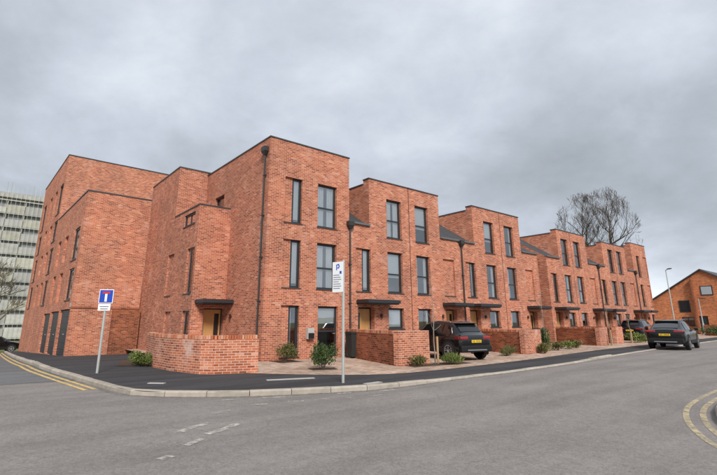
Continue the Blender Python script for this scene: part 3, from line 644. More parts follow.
# stair block: low box with roof terrace, then the tall block behind it
xb = -1.53; yb0, yb1, yb2 = 3.62, 7.0, 11.8; TB = 6.68; TT = 9.40
facade(mb, (xb, yb0, 0), (1, 0, 0), (0, 1, 0), 0, 1.53, -0.6, TB, [(0.55, 1.51, 0.03, 2.05, 0.30)])
facade(mb, (xb, yb1, 0), (1, 0, 0), (0, 1, 0), 0, 1.53, 6.0, TT, [])
side_ops = [(7.55, 7.98, 0.90, 1.95, 0.12), (7.05, 7.98, 2.70, 4.76, 0.10), (4.55, 5.45, 0.90, 1.95, 0.10), (4.25, 5.20, 2.70, 4.76, 0.10), (6.25, 7.70, 5.90, 6.48, 0.16)]
side_ops[0] = (7.05, 7.98, 0.90, 1.95, 0.10)
lowops = [o for o in side_ops if o[0] > 4.9]
facade(mb, (xb, yb2, 0), (0, -1, 0), (1, 0, 0), 0, 8.18, -0.6, 5.70, [o for o in side_ops if o[3] < 5])
facade(mb, (xb, yb2, 0), (0, -1, 0), (1, 0, 0), 4.8, 8.18, 5.70, TB, [side_ops[4]])
facade(mb, (xb, yb2, 0), (0, -1, 0), (1, 0, 0), 0, 4.8, 5.70, TT, [])
def sp(a, b, z0, z1):   # recessed brick panel on the side face
    mb.poly([(xb + 0.095, yb2 - a, z0), (xb + 0.095, yb2 - b, z0), (xb + 0.095, yb2 - b, z1), (xb + 0.095, yb2 - a, z1)])
sp(4.55, 5.45, 0.90, 1.95); sp(4.25, 5.20, 2.70, 4.76); sp(7.05, 7.40, 0.90, 1.95); sp(7.05, 7.40, 2.70, 4.76)
mb.box(xb + 0.21, -0.003, yb0 + 0.21, yb1 - 0.003, TB - 0.85, TB - 0.80)
mb.poly([(xb + 0.22, yb0, TB), (xb + 0.22, yb1, TB), (xb + 0.22, yb1, 5.9), (xb + 0.22, yb0, 5.9)][::-1]) if False else None
mb.poly([(xb, yb2, -0.6), (0.5, yb2, -0.6), (0.5, yb2, TT), (xb, yb2, TT)])
mb.build('wall', 'brick', h1)
fr = MB(); fr.box(0.06, W1 - 0.06, 0.3, 8.9, T1 - 0.4, T1 - 0.25); fr.box(xb + 0.06, 2.0, yb1 + 0.05, yb2 - 0.05, TT - 0.6, TT - 0.4); fr.build('flat_roof', 'flat', h1)
coping(h1, [(-0.03, W1 + 0.03, -0.03, 0.34, T1), (-0.03, 0.32, 0.342, yb1 - 0.002, T1), (W1 - 0.3, W1 + 0.03, 0.342, 9, T1), (xb - 0.03, -0.032, yb0 - 0.03, yb0 + 0.25, TB), (xb - 0.03, xb + 0.25, yb0 + 0.252, yb1 - 0.002, TB), (xb - 0.03, 0.4, yb1 - 0.03, yb1 + 0.3, TT), (xb - 0.03, xb + 0.3, yb1 + 0.302, yb2, TT)])
rm = MB(); rm.box(0.7, W1 - 0.06, 0.75, 8.8, 0.02, T1 - 0.45); rm.box(xb + 0.55, 0.45, yb0 + 0.6, yb2 - 0.1, 0.02, TB - 0.9); rm.build('room_interior', 'room', h1)
for (z0, z1), c in ((Z2, BL[0]), (Z3, BL[0]), ((0.10, 2.12), BL[3])): window(h1, (SL[0] + 0.42, 0, z0), SL[1] - SL[0] - 0.42, z1 - z0, transom=0, curt=c, sillw=(-0.45, 0.50))
window(h1, (BG[0], 0, Z2[0]), BG[1] - BG[0], Z2[1] - Z2[0], transom=0.46, curt=BL[7]); window(h1, (BG[0], 0, Z3[0]), BG[1] - BG[0], Z3[1] - Z3[0], transom=0.46, curt=BL[7])
d = window(h1, (2.62, 0, 0.03), 1.08, 2.09, transom=0.5, curt=BL[4], sill=False); d.name = 'glazed_door'
k = MB(); k.tube([(1.0, 0.10, 0.95), (0.88, 0.10, 0.95)], 0.012, 6); k.build('handle', 'alloy', d)
R90 = -math.pi / 2
window(h1, (0, 7.0 - 1.30, 6.2), 1.15, 1.46, R90, transom=0, curt=None, sill=False)
for z0, z1 in ((0.90, 1.95), (2.70, 4.76)): window(h1, (xb, yb2 - 7.40, z0), 0.58, z1 - z0, R90, transom=0, curt=None, sillw=(-0.46, 0.54), deep=0.035)
window(h1, (xb, yb2 - 6.25, 5.90), 1.45, 0.58, R90, transom=0, mull=1, curt=None, deep=0.06)
for a, b, z in ((4.55, 5.45, 0.90), (4.25, 5.20, 2.70)):
    s = MB(); s.box(xb - 0.03, xb + 0.10, yb2 - b, yb2 - a, z - 0.03, z + 0.012); s.build('sill', 'sill', h1)
timber_door(h1, (xb + 0.55, yb0, 0.03), 0.96, 2.02, glass_left=False)
canopy(h1, xb + 0.12, -0.02, 2.26, y0=-0.95, loc=(0, yb0, 0))
wall_lamp(h1, (0, yb0 - 0.75, 1.70), R90)
downpipe(h1, -0.085, 0.28, 8.45, rz=R90)
mx = MB(); mx.box(2.02, 2.34, -0.16, -0.001, 0.78, 1.22); mo = mx.build('meter_box', 'utility', h1); mx = MB(); mx.box(2.05, 2.31, -0.21, -0.162, 0.80, 1.02); mx.build('meter_cover', 'plastic', mo)
# gate in the gap between the rows
g = empty('alley_gate', (29.95, YF + 1.2, 0)); tag(g, 'dark gate closing the narrow gap between the two rows of houses', 'gate')
for i in range(8):
    mb = MB(); mb.box(0.02 + i * 0.153, 0.165 + i * 0.153, 0, 0.03, 0.05, 1.95); mb.build('board', 'plastic', g)
mb = MB(); mb.box(0.01, 1.24, 0.032, 0.08, 0.3, 0.42); mb.box(0.01, 1.24, 0.032, 0.08, 1.6, 1.72); mb.build('rail', 'plastic', g)
mb = MB(); mb.tube([(0, 0, 0.05), (0, 0, 5.7)], 0.045, 8); mb.tube([(0, 0, 5.7), (-0.12, 0.25, 5.95)], 0.045, 8)
tag(mb.build('rainwater_pipe', 'pipe', None, (30.05, YF + 0.12, 0)), 'black rainwater pipe in the gap between the two rows', 'pipe')

# ------------------------------------------------------------------ apartment block at the left
TH = 0.0274
ap = empty('apartment_block', (3.70, 27.78, -0.28), TH); ap.scale = (1.187,) * 3; tag(ap, 'tall brick apartment block with garage doors on the side street at the left', 'building')
AN = 7.45; UP = 11.65; YU = 8.3; YE = 18.4
cols = [(0.65, 1.95), (3.65, 4.65), (5.85, 6.85), (8.65, 10.05), (10.9, 11.9), (13.1, 14.1), (15.8, 17.2)]
ops = []; blind = []; wins = []
for i, (a, b) in enumerate(cols):
    wide = b - a > 1.1
    for z0, z1 in ((2.45, 3.92), (4.32, 5.88)) + (((6.3, 7.62), (8.05, 10.0)) if a > 8 else ()):
        zz = -0.05 * (a / 10); q = (a, b, z0 + zz, z1 + zz, 0.08 if wide else 0.12); ops.append(q); (wins if wide else blind).append(q)
gar = [(0.25, 2.75, -0.06, 2.02), (3.1, 5.5, -0.13, 1.97), (5.85, 8.22, -0.2, 1.90)]
for a, b, z0, z1 in gar: ops.append((a, b, z0, z1, 0.14))
mb = MB()
O = (0, YE, 0); U = (0, -1, 0); NI = (1, 0, 0)
cv = lambda q: (YE - q[1], YE - q[0], *q[2:])
facade(mb, O, U, NI, YE - YU, YE, -1.5, AN, [cv(q) for q in ops if q[0] < 8])
facade(mb, O, U, NI, 0, YE - YU, -1.5, UP, [cv(q) for q in ops if q[0] > 8 or q[0] == 8.2]) if False else None
facade(mb, O, U, NI, 0, YE - YU, -1.5, UP, [cv((max(q[0], YU + 0.05), *q[1:])) for q in ops if q[1] > YU + 0.2])
for a, b, z0, z1, e in blind: mb.poly([(0.115, a, z0), (0.115, b, z0), (0.115, b, z1), (0.115, a, z1)][::-1])
facade(mb, (0, 0, 0), (1, 0, 0), (0, 1, 0), 0, 2.85, -1.0, AN, [])
mb.poly([(2.85, 0, -1), (2.85, YU, -1), (2.85, YU, AN), (2.85, 0, AN)])
facade(mb, (0, YU, 0), (1, 0, 0), (0, 1, 0), 0, 14, -1.0, UP, [])
mb.poly([(0, YE, -1.5), (14, YE, -1.5), (14, YE, UP), (0, YE, UP)]); mb.poly([(14, YU, 5), (14, YE, 5), (14, YE, UP), (14, YU, UP)])
apw = mb.build('wall', 'brick', ap)
for l_ in apw.data.uv_layers[0].data: l_.uv = (l_.uv[0] * 1.187, l_.uv[1] * 1.187)
mb = MB(); mb.box(0.2, 2.7, 0.2, YU, AN - 0.3, AN - 0.15); mb.box(0.2, 13.8, YU + 0.2, YE - 0.2, UP - 0.3, UP - 0.15); mb.build('flat_roof', 'flat', ap)
coping(ap, [(2.58, 2.88, 0.302, YU - 0.002, AN), (-0.03, 2.88, -0.03, 0.3, AN), (-0.03, 0.3, 0.302, YU - 0.002, AN), (-0.03, 14, YU - 0.03, YU + 0.3, UP), (-0.03, 0.3, YU + 0.302, YE, UP)])
mb = MB(); mb.box(0.5, 2.5, 0.5, 8.2, 0, 7.0); mb.box(0.5, 13.5, YU + 0.3, YE - 0.3, -0.4, 11.0); mb.build('room_interior', 'room', ap)
for a, b, z0, z1, e in wins: window(ap, (0, b, z0), b - max(a, YU + 0.05 if b > YU + 0.2 else 0), z1 - z0, R90, transom=0, curt=None, deep=0.05)
for a, b, z0, z1 in gar:
    gd = MB(); nn = 7
    for i in range(nn):
        za = z0 + 0.03 + (z1 - z0 - 0.05) * i / nn; zb = z0 + 0.03 + (z1 - z0 - 0.05) * (i + 1) / nn
        gd.box(0.09, 0.13, a + 0.03, b - 0.03, za, zb - 0.02)
    gd.box(0.105, 0.12, a + 0.03, b - 0.03, z0 + 0.03, z1 - 0.03)
    go = gd.build('garage_door', 'garage', ap); k = MB(); k.box(0.06, 0.088, (a + b) / 2 - 0.06, (a + b) / 2 + 0.06, z0 + 0.95, z0 + 0.99); k.build('handle', 'alloy', go)
mb = MB(); mb.box(-0.02, 2.87, -0.03, -0.001, 2.05, 2.12); mb.build('string_course', 'brick_dark', ap)
mb = MB(); mb.box(1.9, 2.25, -0.14, -0.001, 0.75, 1.25); mb.build('meter_box', 'plastic', ap)
mb = MB(); mb.box(-0.02, -0.002, 0.1, 0.35, 2.1, 2.3); mb.build('wall_light', 'utility', ap)

# ------------------------------------------------------------------ garden walls
def wall_run(name, P, h, label, mat='brick_wall', t=0.22, z0=-0.15, mats=None, cope=True, group=None):
    root = empty(name, (P[0][0], P[0][1], 0)); tag(root, label, 'wall', group); o = Vector(P[0])
    P = [Vector(p) - o for p in P]; l, r = [], []
    for i, p in enumerate(P):
        d0 = (P[i] - P[i - 1]).normalized() if i else (P[1] - P[0]).normalized(); d1 = (P[i + 1] - P[i]).normalized() if i < len(P) - 1 else d0
        n0 = Vector((-d0.y, d0.x)); n1 = Vector((-d1.y, d1.x)); b = (n0 + n1).normalized(); b /= max(0.5, b.dot(n0)); l.append(p + b * t / 2); r.append(p - b * t / 2)
    zc = h - 0.11 if cope else h
    mb = MB()
    for i in range(len(P) - 1):
        for A, B in ((l[i + 1], l[i]), (r[i], r[i + 1])): mb.poly([(A.x, A.y, z0), (B.x, B.y, z0), (B.x, B.y, zc), (A.x, A.y, zc)], 0)
        mb.poly([(r[i].x, r[i].y, zc), (r[i + 1].x, r[i + 1].y, zc), (l[i + 1].x, l[i + 1].y, zc), (l[i].x, l[i].y, zc)])
    for i in (0, -1):
        A, B = (l[i], r[i]) if i == 0 else (r[i], l[i]); mb.poly([(A.x, A.y, z0), (B.x, B.y, z0), (B.x, B.y, zc), (A.x, A.y, zc)])
    mb.build('wall_face', mat, root)
    if cope:                            # brick-on-edge coping, brick by brick
        pts = resample([(p.x, p.y) for p in P], 0.078)
        if 'cb' not in CACHE:
            k = MB(); k.box(-0.033, 0.033, -0.117, 0.117, 0, 0.112); CACHE['cb'] = k
        ks = [CACHE['cb'].mesh('coping_brick', m_) for m_ in ('brick_a', 'brick_b', 'brick_c')] if 'cbm' not in CACHE else CACHE['cbm']
        CACHE['cbm'] = ks
        for a, b in zip(pts[:-1], pts[1:]):
            d = b - a; c = (a + b) / 2
            link('coping_brick', random.choice(ks), root, (c.x, c.y, zc + random.uniform(0.0, 0.006)), math.atan2(d.y, d.x) + random.uniform(-0.03, 0.03))
    return root
M['brick_a'] = simple('coping_brick_red', (0.40, 0.115, 0.055), 0.9, 0, 0.25, 18); M['brick_b'] = simple('coping_brick_orange', (0.52, 0.19, 0.09), 0.9, 0, 0.25, 18); M['brick_c'] = simple('coping_brick_pale', (0.58, 0.31, 0.21), 0.9, 0, 0.25, 18)
GW = 'low brick garden walls'
wall_run('garden_wall', [(5.25, 18.6), (4.92, 16.4), (5.0, 15.0), (5.36, 13.55), (5.62, 13.28), (6.82, 12.90)], 1.08, 'curved low brick wall around the corner house side entrance', group=GW)
def l_wall(a, b, c, h, label):
    root = wall_run('garden_wall', [a, b], h, label, mat='brick_dark', group=GW)  # run back to the house in darker brick than the pier
    o = Vector(a); d = Vector(c) - Vector(b); ang = math.atan2(d.y, d.x)
    mb = MB(); ln = d.length; mb.box(-0.11, ln, -0.13, 0.13, -0.15, h + 0.004); mb.build('pier', 'brick_wall', root, (b[0] - o.x, b[1] - o.y, 0), ang)
    return root
l_wall((12.86, 15.98), (11.52, 11.55), (13.05, 11.62), 1.16, 'low brick wall left of the parked black SUV')
l_wall((21.1, 15.98), (20.2, 11.95), (21.75, 12.05), 1.10, 'low brick wall right of the parked black SUV')
l_wall((31.5, 15.98), (30.7, 13.0), (31.9, 13.05), 1.12, 'low brick wall in front of the gap between the rows')
l_wall((35.3, 15.98), (34.35, 13.45), (35.5, 13.5), 1.12, 'low brick wall before the far row, nearest the gap but one')
l_wall((42.6, 15.98), (41.3, 13.5), (43.2, 13.6), 1.12, 'low brick wall behind the charcoal SUV on the road')
wall_run('boundary_wall', [(5.64, 27.52), (7.05, 27.56)], 2.12, 'taller dark brick wall at the foot of the apartment block behind the low green shrub', mat='brick_dark', cope=False, z0=-0.6)  # short wall close to the annex front, in the darker brick

# ------------------------------------------------------------------ signs
s = empty('road_sign', (3.0, 15.67, 0)); tag(s, 'blue no-through-road sign on a grey post at the left kerb', 'sign')
mb = MB(); mb.tube([(0, 0, -0.1), (0, 0, 2.47)], 0.038, 10); mb.build('post', 'galv', s)
fa = math.atan2(-0.62, 0.78) + 0.10      # plate turned towards the junction
mb = MB(); mb.box(-0.21, 0.21, -0.052, -0.042, 2.03, 2.45); pl = mb.build('sign_plate', 'signwhite', s, rz=fa)
mb = MB(); mb.box(-0.19, 0.19, -0.057, -0.0525, 2.05, 2.43); mb.build('blue_field', 'signblue', pl)
mb = MB(); mb.box(-0.034, 0.034, -0.062, -0.0575, 2.08, 2.315); mb.build('white_bar', 'signwhite', pl)
mb = MB(); mb.box(-0.11, 0.11, -0.062, -0.0575, 2.317, 2.385); mb.build('red_bar', 'signred', pl)
mb = MB(); mb.box(-0.20, 0.16, -0.052, -0.042, 1.81, 2.01); p2 = mb.build('small_plate', 'signwhite', s, rz=fa)
for i, w in enumerate((0.26, 0.22)):
    mb = MB(); mb.box(-0.02 - w / 2, -0.02 + w / 2, -0.057, -0.0525, 1.92 - i * 0.07, 1.945 - i * 0.07); mb.build('text_line', 'signtext', p2)
s = empty('parking_sign', (7.39, 9.40, 0)); tag(s, 'white parking notice on a pale post in front of the corner house', 'sign')
mb = MB(); mb.tube([(0, 0, -0.1), (0, 0, 3.08)], 0.038, 10); mb.build('post', 'galv', s)
fb_ = math.atan2(-0.62, 0.78) - 0.62
mb = MB(); mb.box(-0.32, 0.03, -0.052, -0.044, 2.24, 3.04); pl = mb.build('sign_plate', 'signwhite', s, rz=fb_)
for nm, a, b, z0, z1, mt in [('symbol_stem', -0.195, -0.168, 2.82, 2.97, 'signblue'), ('symbol_bowl', -0.155, -0.10, 2.945, 2.98, 'signblue'), ('symbol_bowl', -0.155, -0.10, 2.865, 2.895, 'signblue'), ('symbol_bowl', -0.115, -0.085, 2.895, 2.945, 'signblue'), ('symbol_block', -0.08, -0.02, 2.72, 2.79, 'signblue')]:
    mb = MB(); mb.box(a, b, -0.057, -0.0525, z0, z1); mb.build(nm, mt, pl)
for i in range(7):
    z = 2.68 - i * 0.058; w = (0.2, 0.24, 0.26, 0.18, 0.24, 0.26, 0.22)[i]
    mb = MB(); mb.box(-0.29, -0.29 + w, -0.057, -0.0525, z, z + 0.016); mb.build('text_line', 'signtext', pl)

# ------------------------------------------------------------------ vegetation
def shrub(name, loc, rx, ry, h, n, mat, label, leaf=0.06, group=None, flowers=0, spiky=0.0, cat='shrub'):
    root = empty(name, loc); tag(root, label, cat, group); rnd = random.Random(hash(label) % 9999 if False else len(label) * 31 + n)
    mb = MB(); mb.tone = []; cl = [(rnd.uniform(-0.6, 0.6) * rx, rnd.uniform(-0.6, 0.6) * ry, rnd.uniform(0.3, 0.8) * h, rnd.uniform(0.25, 0.5)) for _ in range(14)]
    for i in range(n):
        c = rnd.choice(cl); v = Vector((rnd.gauss(0, 1), rnd.gauss(0, 1), rnd.gauss(0, 1))).normalized() * rnd.random() ** 0.4
        p = Vector((c[0] + v.x * rx * c[3] * 1.3, c[1] + v.y * ry * c[3] * 1.3, max(0.02, c[2] + v.z * h * 0.35)))
        up = Vector((p.x * 0.6, p.y * 0.6, spiky * 2 + rnd.uniform(0.1, 1))).normalized(); d = (up + Vector((rnd.gauss(0, .5), rnd.gauss(0, .5), rnd.gauss(0, .3)))).normalized()
        s_ = d.cross(Vector((rnd.gauss(0, 1), rnd.gauss(0, 1), rnd.gauss(0, 1)))).normalized(); l = leaf * rnd.uniform(0.7, 1.5); w = l * (0.28 if spiky < 0.5 else 0.10)
        if spiky >= 0.5: l *= 2
        q = d.cross(s_) * w * 0.5
        mb.poly([p, p + d * l * 0.5 + s_ * w + q, p + d * l, p + d * l * 0.5 - s_ * w + q]); mb.tone.append(rnd.random())
    mb.build('foliage', mat, root)
    st = MB()
    for i in range(7):
        c = cl[i]; st.tube([(c[0] * 0.15, c[1] * 0.15, -0.03), (c[0] * 0.5, c[1] * 0.5, c[2] * 0.6), (c[0], c[1], c[2])], [0.014, 0.010, 0.006], 4)
    st.build('stem', 'bark', root)
    if flowers:
        fm = MB()
        for i in range(flowers):
            a = rnd.uniform(-0.6, 0.9); p = Vector((rx * a, -ry * rnd.uniform(0.5, 1.0), h * rnd.uniform(0.12, 0.5)))
            for k in range(5):
                t = k * 1.256; fm.poly([p, p + Vector((math.cos(t) * 0.03, -0.01, math.sin(t) * 0.03)), p + Vector((math.cos(t + 0.6) * 0.045, -0.012, math.sin(t + 0.6) * 0.045)), p + Vector((math.cos(t + 1.2) * 0.03, -0.01, math.sin(t + 1.2) * 0.03))])
        fm.build('flowers', 'flower', root)
    return root
def bed(pts, name='planting_bed'):
    mb = MB(); mb.poly([(p[0], p[1], 0.012) for p in pts]); return tag(mb.build(name, 'soil'), kind='structure')
bed([(8.9, 15.0), (9.9, 15.0), (9.9, 15.95), (8.9, 15.95)]); bed([(8.4, 12.2), (9.2, 11.95), (9.45, 12.5), (8.6, 12.85)])
bed([(11.6, 10.9), (14.4, 10.6), (14.6, 11.5), (11.7, 11.45)]); bed([(3.95, 17.6), (5.0, 16.6), (5.2, 18.6), (4.7, 20.2)])
shrub('shrub', (9.35, 15.45, 0), 0.48, 0.38, 0.64, 1700, 'leaf_olive', 'olive green shrub against the corner house wall', 0.055)
shrub('shrub', (8.88, 12.38, 0), 0.52, 0.45, 0.74, 2300, 'leaf_dark', 'dark green shrub with white flowers beside the parking sign', 0.055, flowers=0)
shrub('shrub', (4.62, 17.3, 0), 0.36, 0.75, 0.42, 2600, 'leaf_lime', 'bright green low shrub at the foot of the curved wall', 0.055)
shrub('grass_clump', (13.45, 10.75, 0), 0.45, 0.25, 0.24, 900, 'leaf_lime', 'tufty yellow green grass at the end of the wall by the SUV', 0.09, spiky=1, cat='plant')
shrub('grass_clump', (12.2, 11.2, 0), 0.4, 0.2, 0.32, 500, 'leaf_olive', 'small olive plant in front of the brick pier left of the SUV', 0.07, cat='plant')
shrub('grass_clump', (18.6, 11.9, 0), 0.55, 0.35, 0.30, 900, 'leaf_olive', 'low plants on the drive just right of the black SUV', 0.08, spiky=1, cat='plant')
shrub('shrub', (21.4, 11.6, 0), 0.5, 0.3, 0.42, 900, 'leaf_olive', 'small shrub before the brick pier right of the black SUV', 0.07)
shrub('shrub', (22.9, 12.35, 0), 0.35, 0.35, 1.05, 900, 'leaf_dark', 'upright dark shrub at the sapling beside the second wall', 0.08)
for i, (x, y, t) in enumerate([(24.2, 12.4, 'nearest'), (25.7, 12.6, 'middle'), (27.2, 12.8, 'farthest')]):
    shrub('grass_clump', (x, y, 0), 0.55, 0.35, 0.36, 600, 'leaf_lime' if i % 2 else 'leaf_olive', t + ' of three low plants between the second and third walls', 0.09, cat='plant', group='low plants between the walls')
shrub('shrub', (37.2, 13.1, 0), 1.2, 0.6, 0.6, 1200, 'leaf_lime', 'bright low hedge plants left of the charcoal SUV', 0.11)
def bare_tree(name, loc, H, spread, label, mat='bark', seed=1, levels=6, trunk_r=0.3, fork=0.25, cat='tree', group=None, lean=0.0, up=0.35, minr=0.012, env=None):
    rnd = random.Random(seed); root = empty(name, loc); tag(root, label, cat, group)
    T = MB(); B = MB()
    def branch(p, d, ln, r, lv):
        n = 4 if lv < 3 else 3; pts = [p.copy()]; rs = [r]; dd = d.copy()
        for i in range(n):
            dd = (dd + Vector((rnd.gauss(0, .16), rnd.gauss(0, .16), rnd.gauss(0, .10) + up * 0.12))).normalized(); p = p + dd * ln / n
            if env and ((p.x ** 2 + p.y ** 2) / env[0] ** 2 + ((p.z - env[1]) / env[2]) ** 2) > rnd.uniform(0.85, 1.12) and i > 0: break
            pts.append(p.copy()); rs.append(max(minr, r * (1 - 0.45 * (i + 1) / n)))
        n = len(pts) - 1
        if n < 1: return
        B.tube(pts, rs, 5 if lv < 2 else 3, cap=False)
        if lv >= levels: return
        if env and ((pts[-1].x ** 2 + pts[-1].y ** 2) / env[0] ** 2 + ((pts[-1].z - env[1]) / env[2]) ** 2) > 1.0: return
        k = rnd.choice((2, 3, 3)) if lv < levels - 1 else rnd.choice((3, 4))
        for i in range(k):
            t = rnd.uniform(0.35, 1.0) if i else 1.0; j = min(n, max(1, int(round(t * n)))); q = pts[j]
            a = rnd.uniform(0, 6.28); sd_ = Vector((math.cos(a), math.sin(a), 0)); ax = dd.cross(sd_)
            if ax.length < 0.01: ax = Vector((1, 0, 0))
            nd = (Matrix.Rotation(rnd.uniform(0.30, 0.80) * (0.6 if i == 0 else 1.0), 3, ax.normalized()) @ dd); nd.z += 0.10 * up
            branch(q, nd.normalized(), ln * rnd.uniform(0.62, 0.86), max(minr, rs[j] * (0.80 if i == 0 else 0.62)), lv + 1)
    tp = [Vector((0, 0, -0.2))]; tr = [trunk_r * 1.25]
    for i in range(1, 9):
        z = H * 0.62 * i / 8; tp.append(Vector((math.sin(i * 1.3 + seed) * trunk_r * 0.5 + lean * z, math.cos(i * 1.7 + seed) * trunk_r * 0.5, z))); tr.append(trunk_r * (1 - 0.72 * i / 8))
    T.tube(tp, tr, 9); T.build('trunk', mat, root, smooth=True)
    a = rnd.uniform(0, 6.28)
    for i in range(3, 9):
        for k in range(2 if i < 7 else 4):
            a += 2.4 + rnd.uniform(-0.4, 0.4); e = rnd.uniform(0.40, 1.0) if i < 8 else rnd.uniform(0.75, 1.4)
            d = Vector((math.cos(a) * math.cos(e), math.sin(a) * math.cos(e), math.sin(e)))
            branch(tp[i], d, spread * rnd.uniform(0.26, 0.36) * (1.15 - 0.04 * i), tr[i] * 0.55, 1)
    B.build('branches', mat, root)
    return root
bare_tree('bare_tree', (75, 32.0, 0), 24.0, 11.5, 'left of two tall bare trees rising behind the far row', seed=31, levels=6, trunk_r=0.46, group='bare trees behind the roofs', minr=0.0125, up=1.0, env=(4.3, 14.2, 7.9))
bare_tree('bare_tree', (77, 29.0, 0), 24.5, 11.5, 'right of two tall bare trees rising behind the far row', seed=47, levels=6, trunk_r=0.48, group='bare trees behind the roofs', minr=0.0125, up=1.0, env=(4.5, 14.6, 8.3))
bare_tree('bare_tree', (1.2, 63, -1.6), 10.5, 4.2, 'bare tree before the tower block, nearest the apartment block', seed=5, levels=5, trunk_r=0.24, group='bare street trees at the left', minr=0.014, mat='bark_olive')
bare_tree('bare_tree', (-2.2, 70, -1.9), 10.5, 4.5, 'bare tree before the tower block, at the left edge', seed=12, levels=5, trunk_r=0.26, group='bare street trees at the left', minr=0.014, mat='bark_olive')
def sapling(loc, H, label, seed):
    root = bare_tree('sapling', loc, H * 1.25, H * 0.24, label, mat='bark_pale', seed=seed, levels=1, trunk_r=0.024, group='staked young trees', cat='tree', up=1.2, minr=0.005)
    mb = MB(); mb.tube([(0.14, -0.02, -0.1), (0.14, -0.02, 0.95)], 0.04, 8); mb.build('stake', 'stake', root)
    return root
sapling((13.05, 11.25, 0), 4.0, 'thin bare sapling with a stake at the wall left of the SUV', 21)
sapling((22.7, 12.25, 0), 3.6, 'thin bare sapling at the end of the wall right of the SUV', 22)
sapling((31.4, 12.6, 0), 3.8, 'thin bare sapling before the far row, by the third wall', 23)
sapling((36.0, 13.1, 0), 3.6, 'thin bare sapling before the far row, farthest along', 24)

